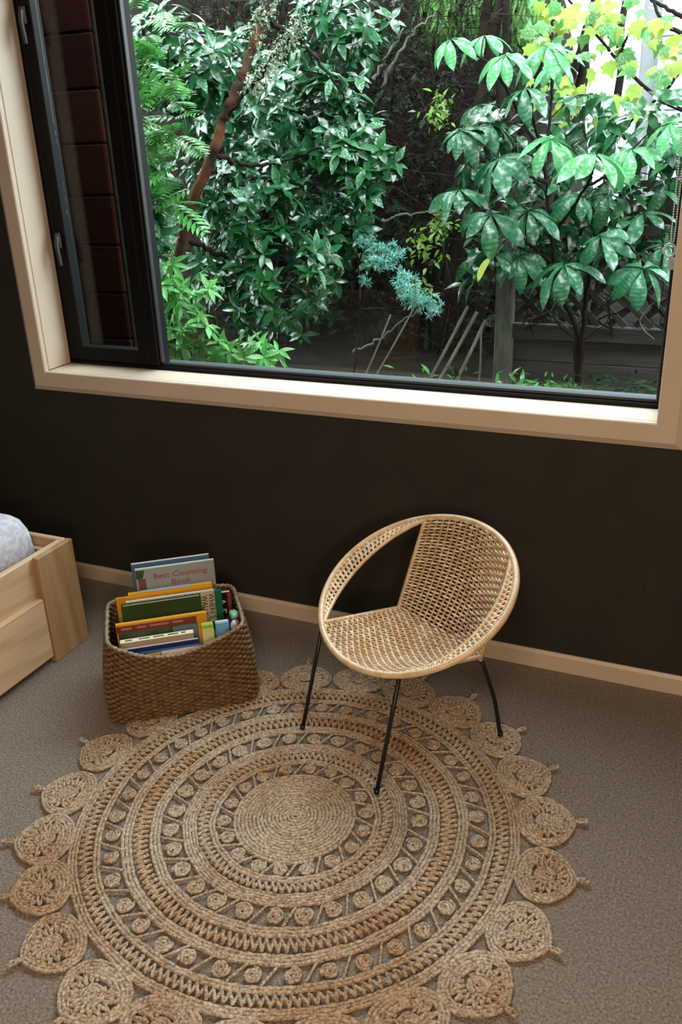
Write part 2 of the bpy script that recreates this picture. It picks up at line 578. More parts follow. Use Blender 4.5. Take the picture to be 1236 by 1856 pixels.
CW = 0.069           # casing width
CT = 0.019           # casing thickness
def casing(corner_a, corner_b, inward, outward):
    """mitred casing board between two opening corners; inward/outward: unit vectors in the wall plane"""
    a, b = np.array(corner_a, float), np.array(corner_b, float)
    d = (b - a) / np.linalg.norm(b - a)
    o = np.array(outward, float)
    prof = [(0, 0.0), (0, CT - .0035), (.003, CT), (CW * 0.73, CT), (CW * 0.985, 0.007), (CW, 0.005), (CW, 0.0)]
    mb = MB()
    n = len(prof)
    V = []
    for (p, sg) in ((a, -1), (b, 1)):
        for q, t in prof:
            x = p + o * q + d * sg * q
            V.append((x[0], WY - t, x[1]))
    F = [tuple(range(n)), tuple(range(n, 2 * n))]
    for i in range(n):
        j = (i + 1) % n
        F.append((i, n + i, n + j, j))
    mb.add(V, F)
    return mb
def fixn(o):
    bm = bmesh.new()
    bm.from_mesh(o.data)
    bmesh.ops.recalc_face_normals(bm, faces=bm.faces)
    bm.to_mesh(o.data)
    bm.free()
    return o
for a, b, out in (((OX0, OZ0), (OX1, OZ0), (0, -1)), ((OX0, OZ1), (OX1, OZ1), (0, 1)),
                  ((OX0, OZ0), (OX0, OZ1), (-1, 0)), ((OX1, OZ0), (OX1, OZ1), (1, 0))):
    fixn(wpart(casing(a, b, None, out), 'casing_board', M['trim']))
RV = 2.412           # plane of the black frame
g = 0.0045
wpart(MB().box(((OX0 + OX1) / 2, (WY + g + RV) / 2, OZ0 - 0.0065), (OX1 - OX0, RV - WY - g, 0.012), 0.001), 'sill_board', M['trim'])
wpart(MB().box(((OX0 + OX1) / 2, (WY + g + RV) / 2, OZ1 + 0.0065), (OX1 - OX0, RV - WY - g, 0.012), 0.001), 'head_lining', M['trim'])
wpart(MB().box((OX0 - 0.0065, (WY + g + RV) / 2, (OZ0 + OZ1) / 2), (0.012, RV - WY - g, OZ1 - OZ0), 0.002), 'jamb_lining', M['trim'])
wpart(MB().box((OX1 + 0.0065, (WY + g + RV) / 2, (OZ0 + OZ1) / 2), (0.012, RV - WY - g, OZ1 - OZ0), 0.002), 'jamb_lining', M['trim'])
# black aluminium frame
FB, FTP = OZ0 - 0.01, OZ1 + 0.01
MX0, MX1 = -1.845, -1.775    # mullion
def fr(name, x0, x1, y0, y1, z0, z1, b=0.003, m='black_frame', parent=win):
    return wpart(MB().box(((x0 + x1) / 2, (y0 + y1) / 2, (z0 + z1) / 2), (x1 - x0, y1 - y0, z1 - z0), b), name, M[m], parent)
fr('outer_frame', OX0 - .01, OX1 + .01, RV, WO + 0.01, FB, OZ0 + 0.012)
fr('outer_frame', OX0 - .01, OX1 + .01, RV, WO + 0.01, OZ1 - 0.014, FTP)
fr('outer_frame', OX0 - .01, OX0 + 0.014, RV, WO + 0.01, OZ0 + .013, OZ1 - .015)
fr('outer_frame', OX1 - 0.010, OX1 + .01, RV, WO + 0.01, OZ0 + .013, OZ1 - .015)
fr('mullion', MX0 + .035, MX1, RV - .004, WO + 0.01, OZ0 + .013, OZ1 - .015)
fr('glazing_bead', MX1 + .001, OX1 - .011, RV + .012, RV + .026, OZ0 + .0125, OZ0 + .022, .002, 'bead_rubber')
fr('glazing_bead', MX1 + .0005, MX1 + .0085, RV + .006, RV + .026, OZ0 + .0225, OZ1 - .015, .002, 'bead_rubber')
fr('glazing_bead', OX1 - .018, OX1 - .0105, RV + .012, RV + .026, OZ0 + .0225, OZ1 - .015, .002, 'bead_rubber')
fr('fixed_pane', MX1 + .002, OX1 - .012, RV + .027, RV + .033, OZ0 + .0126, OZ1 - .016, .0005, 'glass')['label'] = 'large clear fixed pane'
fr('exterior_sill', OX0 - .03, OX1 + .03, WO + .011, WO + .065, OZ0 - .035, OZ0 + .006, .004, 'grey_metal')
# narrow opening sash on the left
sash = fr('opening_sash', OX0 + .015, OX0 + .062, RV - .002, RV + .045, OZ0 + .0135, OZ1 - .016)
sash['label'] = 'narrow black opening sash'
fr('sash_stile', MX0 - .012, MX0 + .0345, RV - .002, RV + .045, OZ0 + .0135, OZ1 - .016, parent=sash)
fr('sash_rail', OX0 + .0625, MX0 - .0125, RV - .002, RV + .045, OZ0 + .0135, OZ0 + .062, parent=sash)
fr('sash_rail', OX0 + .0625, MX0 - .0125, RV - .002, RV + .045, OZ1 - .07, OZ1 - .016, parent=sash)
fr('sash_pane', OX0 + .0626, MX0 - .0126, RV + .024, RV + .030, OZ0 + .0625, OZ1 - .0705, .0005, 'glass', parent=sash)
for hz in (1.195, 1.86):
    hb = MB()
    hx = OX0 + 0.036
    hb.box((hx, RV - .008, hz + .03), (0.022, 0.012, 0.05), 0.003)
    hb.tube(smooth_path([(hx, RV - .012, hz + .045), (hx + .004, RV - .024, hz + .01), (hx + .012, RV - .026, hz - .05)], 8), [.007, .008, .008, .0075, .007, .0065, .006, .005], 8)
    wpart(hb, 'sash_handle', M['handle'], sash, smooth=False)

# blind chain at the right jamb
ch = empty('blind_chain', (-0.172, 2.392, 1.20))
tag(ch, 'white beaded blind chain hanging by the right window jamb', 'chain')
cb = MB()
ico = bmesh.new()
bmesh.ops.create_icosphere(ico, subdivisions=1, radius=0.0024)
iv = np.array([v.co[:] for v in ico.verts])
ifc = [tuple(v.index for v in f.verts) for f in ico.faces]
ico.free()
for k in range(160):
    z = 0.04 + k * 0.0058
    for dx in (-.0045, .0045):
        cb.add(iv + np.array([dx * min(1, z / .06) + .004, .002 * math.sin(z * 9), z]), ifc)
tag(cb.build('bead_strand', M['chrome'], ch, True), kind='stuff')
t = np.linspace(0, 2 * PI, 20, endpoint=False)
MB().tube(np.c_[.013 * np.cos(t), 0 * t, .018 + .016 * np.sin(t)], .0028, 6, True).build('tension_ring', M['clear'], ch, True)
MB().box((0.007, .004, -.014), (.016, .014, .030), .003).build('tension_clip', M['clear'], ch)
MB().box((0.004, .002, .985), (.03, .022, .07), .004).build('chain_bracket', M['chrome'], ch)

# ================================================================== BED
bed = empty('pine_bed', (-1.85, 1.85, 0))
tag(bed, 'unfinished pine bed frame with underbed drawer standing by the charcoal wall', 'bed')
BO = np.array([-1.85, 1.85, 0])
def bpart(name, c, d, m, b=.003, label=None, parent=bed):
    o = MB().box(np.array(c) - BO, d, b).build(name, M[m], parent)
    if label:
        o['label'] = label
    return o
bpart('corner_panel', (-1.851, 1.853, .1835), (.022, .160, .367), 'pine_z', .002, 'knotty upright end panel')
bpart('side_rail', (-1.876, .72, .275), (.022, 2.42, .18), 'pine_y')
bpart('side_rail', (-2.98, .80, .275), (.022, 2.24, .18), 'pine_y')
bpart('foot_board', (-2.41, 1.921, .262), (1.09, .022, .21), 'pine_x')
bpart('inner_cleat', (-2.41, 1.896, .325), (1.05, .024, .022), 'pine_x')
bpart('head_board', (-2.41, -.46, .30), (1.09, .024, .6), 'pine_x')
bpart('slat_base', (-2.42, .72, .215), (1.05, 2.3, .02), 'pine_x')
dr = bpart('drawer_front', (-1.851, .86, .130), (.022, 1.815, .205), 'pine_y', .002, 'pale drawer front board')
bpart('drawer_side', (-2.25, 1.74, .12), (.77, .014, .16), 'pine_x', parent=dr)
bpart('corner_post', (-2.9, 1.90, .09), (.05, .02, .155), 'pine_z')

# mattress with the duvet on top
def rounded_block(mb, x0, x1, y0, y1, z0, z1, r, nx=24, ny=36, puff=0.0, seed=1):
    """a soft block: rounded superellipsoid-like top"""
    rr = random.Random(seed)
    V, F = [], []
    us = np.linspace(-1, 1, nx)
    vs2 = np.linspace(-1, 1, ny)
    hx, hy = (x1 - x0) / 2, (y1 - y0) / 2
    def top(u, v):
        ex = max(0, (abs(u) * hx - (hx - r)) / r)
        ey = max(0, (abs(v) * hy - (hy - r)) / r)
        e = min(1.0, math.hypot(ex, ey))
        return z1 - r * (1 - math.sqrt(max(0, 1 - e * e)))
    su = np.sign(us) * (1 - (1 - np.abs(us)) ** 1.7)
    sv = np.sign(vs2) * (1 - (1 - np.abs(vs2)) ** 1.7)
    ids = {}
    for i, u in enumerate(su):
        for j, v in enumerate(sv):
            x, y = (x0 + x1) / 2 + u * hx, (y0 + y1) / 2 + v * hy
            ex = max(0, (abs(u) * hx - (hx - r)) / r)
            ey = max(0, (abs(v) * hy - (hy - r)) / r)
            e = math.hypot(ex, ey)
            if e > 1:
                x = (x0 + x1) / 2 + math.copysign(hx - r + ex / e * r, u) if ex > 0 else x
                y = (y0 + y1) / 2 + math.copysign(hy - r + ey / e * r, v) if ey > 0 else y
            z = top(u, v) + puff * (math.sin(x * 9) * math.sin(y * 7 + 1) + .5 * math.sin(x * 17 + y * 13))
            ids[(i, j)] = len(V)
            V.append((x, y, z))
    for i in range(nx - 1):
        for j in range(ny - 1):
            F.append((ids[(i, j)], ids[(i + 1, j)], ids[(i + 1, j + 1)], ids[(i, j + 1)]))
    ring = [(i, 0) for i in range(nx)] + [(nx - 1, j) for j in range(1, ny)] + [(i, ny - 1) for i in range(nx - 2, -1, -1)] + [(0, j) for j in range(ny - 2, 0, -1)]
    base = {}
    for k, q in enumerate(ring):
        x, y, z = V[ids[q]]
        base[q] = len(V)
        w_ = .006 * math.sin(k * 1.9) if puff else 0
        V.append((x + (w_ if abs(x - (x0 + x1) / 2) > hx * .9 else 0), y + (w_ if abs(y - (y0 + y1) / 2) > hy * .9 else 0), z0))
    for k in range(len(ring)):
        a, b = ring[k], ring[(k + 1) % len(ring)]
        F.append((ids[a], base[a], base[b], ids[b]))
    F.append(tuple(base[q] for q in ring))
    mb.add(V, F)
    return mb
mt = empty('mattress', (-2.42, .72, .226))
tag(mt, 'mattress under a pale blue white damask duvet on the pine bed', 'mattress')
MT0 = np.array([-2.42, .72, .226])
def soft(name, m, x0, x1, y0, y1, z0, z1, r, puff, par):
    mb = rounded_block(MB(), x0, x1, y0, y1, z0, z1, r, puff=puff)
    mb.v = [v - MT0 for v in mb.v]
    return fixn(mb.build(name, M[m], par, True))
soft('mattress_core', 'mattress', -2.93, -1.93, -.42, 1.84, .226, .37, .05, 0, mt)
soft('duvet', 'duvet', -2.955, -1.903, -.43, 1.874, .30, .480, .085, .003, mt)

# ================================================================== ROUND JUTE RUG
RC = np.array([-0.814, 1.432])
rug = empty('jute_rug', (RC[0], RC[1], 0))
tag(rug, 'round natural jute rug with openwork rings and a scalloped edge', 'rug')
ZR = 0.0065
def spiral(r0, r1, pitch, r_rope, a0=0.0, wob=0.0, z=ZR):
    turns = max(1.0, (r1 - r0) / pitch)
    step = 0.0042
    pts, a, r = [], 0.0, r0
    while r < r1:
        w_ = wob * math.sin(3 * a * .9 + r * 40)
        pts.append(((r + w_) * math.cos(a + a0), (r + w_) * math.sin(a + a0), z + 0.0008 * math.sin(a * 5 + r * 90)))
        da = step / max(r, 0.006)
        a += da
        r = r0 + pitch * a / (2 * PI)
    return np.array(pts)
rope(MB(), spiral(0.003, 0.149, 0.0092, 0.0048), 0.0050).build('centre_coil', M['jute'], rug, True)

def band(r0, r1, m='jute', seed=0):
    n = max(2, round((r1 - r0) / 0.0078))
    p = (r1 - r0) / n
    mb = MB()
    for k in range(n):
        r = r0 + p * (k + .5)
        m_ = int(2 * PI * r / 0.0045)
        a = np.linspace(0, 2 * PI, m_, endpoint=False)
        w_ = 0.0012 * np.sin(7 * a + seed) + .0008 * np.sin(17 * a + seed * 2)
        P = np.c_[(r + w_) * np.cos(a), (r + w_) * np.sin(a), ZR + .0008 * np.sin(a * 23 + k + seed)]
        rope(mb, P, p * .555, True)
    return mb.build('braided_band', M[m], rug, True)

def loops(rm0, rm1, period, m, seed):
    rm, A = (rm0 + rm1) / 2, (rm1 - rm0) / 2 - 0.001
    n = round(2 * PI * rm / period)
    k = n * 22
    u = np.linspace(0, n * 2 * PI, k, endpoint=False)
    rs = np.random.default_rng(seed)
    jit = np.interp(u, np.linspace(0, n * 2 * PI, n), rs.normal(0, .22, n))
    amp = np.interp(u, np.linspace(0, n * 2 * PI, n), rs.uniform(.86, 1.06, n))
    a = (u + jit + .75 * np.sin(2 * u)) / n
    r = rm + A * amp * np.sin(u) * (1 + .12 * np.cos(2 * u))
    # slanted strokes
    a = a + 0.28 * (r - rm) / A * period / rm * .6
    P = np.c_[r * np.cos(a), r * np.sin(a), ZR + .0015 + .0025 * np.sin(u + .6)]
    return MB().tube(P, 0.0045, 6, True, lobes=2, amp=.16, twist=900).build('looped_cord', M[m], rug, True)

def coil_mesh(name, R, pitch, rr, z=ZR + .001):
    return rope(MB(), spiral(0.002, R, pitch, rr, 0, .0004, z), rr).mesh(name, True)
ros_me = coil_mesh('rosette', 0.0185, 0.0062, 0.0038)
ros_me.materials.append(M['jute'])
def rosettes(rm, n, rad, r_in, r_out, phase, seed):
    rs = random.Random(seed)
    for k in range(n):
        a = phase + 2 * PI * (k + rs.uniform(-.08, .08)) / n
        rr = rm + rs.uniform(-.002, .002)
        o = link('rosette', ros_me, None, rug, (rr * math.cos(a), rr * math.sin(a), 0), (0, 0, rs.uniform(0, 6.28)))
        s = rad / 0.0215 * rs.uniform(.94, 1.06)
        o.scale = (s, s, 1)
        # twisted cord running diagonally to the next rosette
        a0 = a + 2 * PI / n * .29
        a1 = a + 2 * PI / n * .73
        P0 = np.array([(r_out + .003) * math.cos(a0), (r_out + .003) * math.sin(a0), ZR])
        P1 = np.array([(r_in - .003) * math.cos(a1), (r_in - .003) * math.sin(a1), ZR])
        tt = np.linspace(0, 1, 12)[:, None]
        P = P0 * (1 - tt) + P1 * tt
        P[:, 2] += .002
        MB().tube(P, 0.0033, 6, lobes=2, amp=.3, twist=500).build('cross_cord', M['jute'], rug, True)

band(.1895, .207, seed=1)
rosettes(.1695, 18, .0205, .149, .189, .1, 1)
loops(.207, .235, .0155, 'jute', 1)
band(.235, .271, seed=2)
rosettes(.2965, 28, .0235, .271, .322, .3, 2)
band(.322, .348, seed=3)
loops(.348, .387, .0165, 'jute_brown', 2)
band(.387, .414, 'jute', seed=4)
rosettes(.4365, 38, .0215, .414, .459, .2, 3)
band(.459, .476, seed=5)
loops(.476, .507, .0175, 'jute', 3)
band(.507, .531, seed=6)

def scallop_outline(off, n=150):
    p = np.linspace(0, 2 * PI, n, endpoint=False)
    a, b = .0655 - off, .0800 - off
    tip = .006 * np.maximum(0, np.cos(p)) ** 10
    x = (a + tip) * np.cos(p)
    y = b * np.sin(p) * (1 - .10 * np.cos(p) * (1 if off < .03 else .5))
    return np.c_[x, y, ZR + .0006 * np.sin(9 * p + off * 900)]
def scallop_rim():
    mb = MB()
    for k in range(3):
        rope(mb, scallop_outline(.0042 + .0078 * k), .0047, True)
    # extra short ropes on the side towards the rug centre
    for k in range(2):
        P = scallop_outline(.0278 + .0075 * k)
        P = P[45:106]
        rope(mb, P, .0046)
    return mb.mesh('scallop', True)
def scallop_loops():
    n = 18
    u = np.linspace(-.80 * PI, .80 * PI, n * 20)
    k = u / (2 * PI) * n * 2 * PI * 1.0
    inner = .0255
    co, si = np.cos(u), np.sin(u)
    outer = 1 / np.sqrt((co / .0425) ** 2 + (si / .0560) ** 2)
    mid, A = (inner + outer) / 2, (outer - inner) / 2 - .001
    uu = u + .7 * np.sin(2 * k) / n
    r = mid + A * np.sin(k)
    P = np.c_[r * np.cos(uu) + .004, r * np.sin(uu), ZR + .002 + .002 * np.sin(k + .5)]
    return MB().tube(P, .0042, 6, lobes=2, amp=.16, twist=900).mesh('looped_cord', True)
sc_rim, sc_loop = scallop_rim(), scallop_loops()
sc_coil = coil_mesh('small_coil', .0245, .0062, .0040)
tt = np.linspace(0, 1, 26)
tl = np.c_[.062 + .034 * np.sin(PI * tt), .0045 * np.sin(2 * PI * tt), ZR + .003 + .004 * np.sin(PI * tt)]
sc_tip = MB().tube(tl, .0036, 6, lobes=2, amp=.25, twist=500).mesh('tip_loop', True)
angs = [-166.5, -151.0, -136.2, -120.3, -104.5, -88.8, -73.4, -58.2, -42.6, -27.6, -12.4, 4.0, 20.2, 35.8, 51.0, 66.4, 82.0, 97.8, 113.6, 129.4, 145.2, 161.0, 177.2]
for k, a in enumerate(angs):
    ra = math.radians(a)
    rr_ = .5890 + .004 * math.sin(k * 2.3)
    m_ = M['jute_brown'] if k in (3, 21, 22) else M['jute']
    def lk(name, me, par, loc=None, rot=None):
        o = link(name, me.copy() if m_ is M['jute_brown'] else me, None, par, loc, rot)
        if not o.data.materials:
            o.data.materials.append(m_)
        return o
    sc = lk('scallop', sc_rim, rug, (rr_ * math.cos(ra), rr_ * math.sin(ra), .0), (0, 0, ra))
    s = 1 + .03 * math.sin(k * 1.7)
    sc.scale = (s, s, 1)
    lk('looped_cord', sc_loop, sc)
    lk('small_coil', sc_coil, sc, (.004, 0, 0), (0, 0, k * 1.3))
    tpo = lk('tip_loop', sc_tip, sc, (0, 0, 0), (0, 0, .12 * math.sin(k * 3.1)))

# ================================================================== CANE CHAIR
CO = np.array([-0.8001, 1.6595, 0.0])
chair = empty('cane_chair', CO, -0.524)
tag(chair, 'small round woven cane chair on black steel legs standing on the jute rug', 'chair')
def rim_pt(deg, sh=0.0):
    t = np.radians(np.asarray(deg, float))
    return np.stack([(.279 - sh) * np.sin(t), .260 - (.229 - sh) * np.cos(t), .421 - .1205 * np.cos(t)], -1)
def wrapped(P, r, closed=False, pitch=.0062):
    """a rod bound with cane: dense rings along the path"""
    P = np.asarray(P, float)
    if closed:
        P = np.vstack([P, P[:1]])
    L = np.r_[0, np.cumsum(np.linalg.norm(np.diff(P, axis=0), axis=1))]
    n = int(L[-1] / (pitch / 4))
    s = np.linspace(0, L[-1], n, endpoint=not closed)
    Q = np.stack([np.interp(s, L, P[:, k]) for k in range(3)], -1)
    R = r * (1 + .075 * np.abs(np.sin(PI * s / pitch)) - .03)
    return MB().tube(Q, R, 8, closed)
wrapped(rim_pt(np.linspace(0, 360, 400, endpoint=False)), .0088, True).build('rim', M['cane_wrap'], chair, True)

FD, FZ, FW = .342, .268, .166
def seat_S(u, v):
    a = rim_pt(35.0 * u, .004)
    b = np.stack([FW * u, FD + .014 * (1 - u * u), FZ - .010 * (1 - u * u)], -1)
    p = a * (1 - v)[..., None] + b * v[..., None]
    p[..., 2] -= .022 * np.sin(PI * np.clip(v, 0, 1)) ** 1.0 * (1 - u * u)
    return p
def back_S(u, v):
    a = np.stack([FW * u, FD + .014 * (1 - u * u), FZ - .010 * (1 - u * u)], -1)
    b = rim_pt(180 - 36.5 * u, .004)
    p = a * (1 - v)[..., None] + b * v[..., None]
    p[..., 1] += .018 * np.sin(PI * np.clip(v, 0, 1)) * (1 - u * u)
    return p
def nrm(S, u, v):
    e = 1e-3
    du = S(u + e, v) - S(u - e, v)
    dv = S(u, v + e) - S(u, v - e)
    n = np.cross(du, dv)
    return n / (np.linalg.norm(n, axis=-1)[..., None] + 1e-12)
def weave(S, nrib, nrow, name, r_w=.0031, r_r=.0030, amp=.0042):
    rb = MB()
    us = np.linspace(-1, 1, nrib + 2)[1:-1]
    for u in us:
        v = np.linspace(0, 1, 24)
        rb.tube(S(np.full_like(v, u), v), r_r, 6)
    wf = MB()
    nseg = (nrib + 1) * 6
    u = np.linspace(-1, 1, nseg + 1)
    for j in range(nrow):
        v = np.full_like(u, (j + .5) / nrow)
        ph = (u + 1) / 2 * (nrib + 1) * PI
        s = (1 if j % 2 else -1)
        P = S(u, v) + nrm(S, u, v) * (s * amp * np.sin(ph + PI / 2))[:, None]
        R = r_w * (0.86 + .2 * np.abs(np.sin(ph)))
        wf.tube(P, r_w, 6, flat_=None)
    o = tag(wf.build(name, M['cane'], chair, True), kind='stuff')
    rb.build('weaving_ribs', M['cane_dark'], o, True)
    return o
weave(seat_S, 17, 32, 'seat_weave')
weave(back_S, 17, 31, 'back_weave')
v = np.linspace(0, 1, 40)
for s in (-1, 1):
    wrapped(seat_S(np.full_like(v, s), v), .0058).build('seat_side_rod', M['cane_wrap'], chair, True)
    wrapped(back_S(np.full_like(v, s), v), .0058).build('back_side_rod', M['cane_wrap'], chair, True)
u = np.linspace(-1, 1, 40)
wrapped(back_S(u, np.zeros_like(u)) - np.array([0, -.002, .010]), .0062).build('fold_rod', M['cane_wrap'], chair, True)

# arms: crescent bands between the rim and an inner rod
for s in (-1, 1):
    def inner(tv):
        tv = np.asarray(tv, float)
        p = rim_pt(s * (33 + 112 * tv))
        c = np.array([0, .26, .421])
        d = c - p
        d[..., 2] *= .35
        d /= np.linalg.norm(d, axis=-1)[..., None]
        w_ = np.sin(PI * np.clip(tv, 0, 1)) ** .75
        q = p + d * (.046 * w_)[..., None]
        q[..., 2] -= .016 * w_
        return q
    tv = np.linspace(0, 1, 90)
    arm = wrapped(inner(tv), .0052).build('arm_rod', M['cane_wrap'], chair, True)
    def AS(a, b):   # a: along, b: 0 rim .. 1 inner rod
        return rim_pt(s * (33 + 112 * a)) * (1 - b)[..., None] + inner(a) * b[..., None]
    n = 66
    wf = MB()
    for k in range(n):
        a0 = (k + .5) / n
        b = np.linspace(0, 1, 13)
        a = np.clip(a0 + (b - .5) * (.012 if k % 2 else -.012), .01, .99)
        P = AS(a, b)
        sg = 1 if k % 2 else -1
        P[:, 2] += sg * .0032 * np.sin(b * 3 * PI)
        wf.tube(P, .0034, 6)
    for bb in (.33, .67):
        a = np.linspace(.06, .94, 60)
        wf.tube(AS(a, np.full_like(a, bb)), .0028, 6)
    tag(wf.build('arm_weave', M['cane'], arm, True), kind='stuff')
# legs
ZF = .0125
for s in (-1, 1):
    top = rim_pt(s * 35.0) + np.array([0, 0.004, -.004])
    foot = np.array([s * .165, -.005, ZF])
    lg = MB().tube(np.array([top, top * .6 + foot * .4, foot]), .0056, 10).build('leg', M['black_steel'], chair, True)
    MB().tube(np.array([foot + [0, 0, .012], foot]), .0072, 10).build('foot_cap', M['black_steel'], lg, True)
    P = smooth_path([(s * .120, FD + .012, FZ - .020), (s * .158, FD + .006, FZ - .018), (s * .172, FD + .006, FZ - .030), (s * .180, FD + .017, FZ - .075),
                     (s * .188, FD + .036, .12), (s * .1945, .395, ZF)], 40)
    lg = MB().tube(P, .0056, 10).build('leg', M['black_steel'], chair, True)
    foot = np.array([s * .1945, .395, ZF])
    MB().tube(np.array([foot + [0, 0, .012], foot]), .0072, 10).build('foot_cap', M['black_steel'], lg, True)
MB().tube(np.array([(-.13, FD + .012, FZ - .020), (.13, FD + .012, FZ - .020)]), .0050, 8).build('cross_bar', M['black_steel'], chair, True)

# ================================================================== SEAGRASS BASKET
BA = np.array([-1.456, 1.555, 0.0])
BANG = math.radians(37.6)
basket = empty('seagrass_basket', BA + [0, 0, .014], BANG)
tag(basket, 'brown woven seagrass basket with a dipping front rim full of books', 'basket')
BL, BD = .421, .295
def bask(p, h, off=0.0):
    """p: 0..1 round the rim (front left, front right, back right, back left), h: 0..1 height fraction"""
    p = np.asarray(p, float)
    h = np.asarray(h, float) * np.ones_like(p)
    per = np.array([BL, BD, BL, BD])
    cum = np.r_[0, np.cumsum(per)] / per.sum()
    q = np.mod(p, 1)
    k = np.clip(np.searchsorted(cum, q, side='right') - 1, 0, 3)
    f = (q - cum[k]) / (cum[k + 1] - cum[k])
    # rounded rectangle in unit square by superellipse mapping
    cx = np.choose(k, [f, np.ones_like(f), 1 - f, np.zeros_like(f)])
    cy = np.choose(k, [np.zeros_like(f), f, np.ones_like(f), 1 - f])
    X, Y = cx * 2 - 1, cy * 2 - 1
    e = 9.0
    g_ = (np.abs(X) ** e + np.abs(Y) ** e) ** (1 / e)
    X, Y = X / g_, Y / g_
    hx = (BL / 2) * (1 - .105 * h ** 1.6) + .006 * np.sin(PI * h) + off
    hy = (BD / 2) * (1 - .00 * h) + .008 * np.sin(PI * h) + off
    x = BL / 2 + .000 + X * hx
    y = BD / 2 + Y * hy + .006 * h
    fx = (X + 1) / 2
    dipv = np.interp(fx, [0, .04, .12, .20, .28, .36, .45, .54, .63, .72, .82, .92, 1], [.242, .238, .224, .208, .197, .191, .188, .190, .198, .208, .222, .238, .246])
    front = np.clip((-Y - .80) / .18, 0, 1)
    top = dipv * front + (1 - front) * (.244 - .012 * np.clip((Y + .3) / 1.3, 0, 1))
    z = h * top
    return np.stack([x, y, z], -1)
NS, NR = 84, 29
wv = MB()
for j in range(NR):
    n = NS * 7
    p = np.arange(n) / n
    ph = p * NS * PI + (PI / 2 if j % 2 else 0) * 0
    sg = 1 if j % 2 else -1
    off = .0030 * sg * np.sin(p * NS * PI)
    h = (j + .5) / NR
    P = bask(p, h, 0)
    Po = bask(p, h, .01)
    d = (Po - P) / .01
    P = P + d * off[:, None]
    R = .0050 * (.80 + .28 * np.abs(np.sin(p * NS * PI)))
    wv.tube(P, R, 6, True)
tag(wv.build('woven_wall', M['seagrass'], basket, True), kind='stuff')
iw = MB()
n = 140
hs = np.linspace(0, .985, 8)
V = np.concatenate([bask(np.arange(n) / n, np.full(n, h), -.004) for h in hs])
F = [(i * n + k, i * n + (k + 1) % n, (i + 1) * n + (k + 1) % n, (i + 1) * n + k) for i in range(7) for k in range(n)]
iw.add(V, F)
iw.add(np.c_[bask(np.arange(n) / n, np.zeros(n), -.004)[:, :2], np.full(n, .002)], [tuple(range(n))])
iw.build('inner_liner', M['basket_liner'], basket, True)  # dark sheet added to stop light coming through the weave gaps
n = 460
P = bask(np.arange(n) / n, np.ones(n), .001)
MB().tube(P, .0050, 8, True, lobes=2, amp=.28, twist=420).build('braided_rim', M['seagrass_rim'], basket, True)

# ================================================================== BOOKS
cB, sB = math.cos(BANG), math.sin(BANG)
def bw(s, d, z):
    return (BA[0] + cB * s - sB * d, BA[1] + sB * s + cB * d, z)
PAGES = mat('book_pages', (0.78, 0.74, 0.64), 0.8, (0.62, 0.57, 0.48), 4, (1, 90, 1))
Z0 = .030
def book(s0, s1, d, th, zt, cover, label, tilt=0.0, spine=None, edge=None, lean=0.0, zb=Z0, group='books in the seagrass basket', name='book', open_edge=True):
    """upright book: front cover towards -y of the basket, spine at the left; origin at the bottom middle of the front"""
    w, h = s1 - s0, zt - zb
    r = empty(name, bw((s0 + s1) / 2, d, zb), BANG)
    r.rotation_euler = (lean, tilt, BANG)
    tag(r, label, 'book', group)
    ct = min(.0028, th * .25)
    cm = cover
    fc = MB().box((0, ct / 2, h / 2), (w, ct, h), .0006).build('front_cover', cm, r)
    MB().box((0, th - ct / 2, h / 2), (w, ct, h), .0006).build('back_cover', edge or cm, r)
    MB().box((-w / 2 + ct / 2, th / 2, h / 2), (ct, th - 2 * ct - .0004, h), .0004).build('spine', spine or cm, r)
    MB().box((ct * .5 - .001, th / 2, h / 2), (w - ct - .006, th - 2 * ct - .0004, h - .008), .0003).build('pages', PAGES, r)
    return r, fc, w, h
def patch(par, x0, x1, z0, z1, m, y=-.0004, name='cover_print', t=.0006):
    return MB().box(((x0 + x1) / 2, y, (z0 + z1) / 2), (x1 - x0, t, z1 - z0), .0001).build(name, m, par)
def words(par, body, x, z, size, m, y=-.0009, rot=0.0, sx=1.0, name='title', align='CENTER'):
    c = bpy.data.curves.new(name, 'FONT')
    c.body = body
    c.size = size
    c.align_x = align
    c.align_y = 'CENTER'
    c.extrude = .00025
    c.resolution_u = 3
    c.materials.append(m)
    tmp = bpy.data.objects.new(name, c)
    COL.objects.link(tmp)
    bpy.context.view_layer.update()
    me = bpy.data.meshes.new_from_object(tmp.evaluated_get(bpy.context.evaluated_depsgraph_get()))
    bpy.data.objects.remove(tmp)
    o = link(name, me, m, par)
    o.location = (x, y, z)
    o.rotation_euler = (PI / 2, rot, 0)
    o.scale = (sx, 1, 1)
    return o
blue_c = flat('blue_cover', (.05, .13, .24))
grey_c = flat('grey_cover', (.33, .37, .38))
red_ink = flat('red_ink', (.38, .07, .05))
green_ink = flat('green_print', (.03, .10, .05), .4, (.015, .05, .03))
rust_ink = flat('rust_print', (.20, .06, .035))
orange_c = flat('orange_cover', (.72, .33, .02))
yellow_c = flat('yellow_cover', (.85, .55, .06))
sky_c = flat('sky_blue_cover', (.32, .55, .85))
cream_c = flat('cream_cover', (.62, .55, .42))
forest_c = flat('forest_green_cover', (.022, .055, .02), .3, (.03, .075, .03), 6)
green_c = flat('emerald_cover', (.01, .17, .09))
teal_print = flat('teal_print', (.04, .14, .12), .4, (.02, .07, .06), 18)
black_c = flat('black_cover', (.01, .01, .011))
red_c = flat('crimson_cover', (.32, .05, .05))
maroon_c = flat('maroon_print', (.20, .03, .012))
white_ink = flat('white_ink', (.75, .75, .72))
pink_ink = flat('pink_ink', (.55, .2, .18))
grass_print = flat('mossy_photo_print', (.04, .05, .03), .3, (.10, .12, .09), 22)
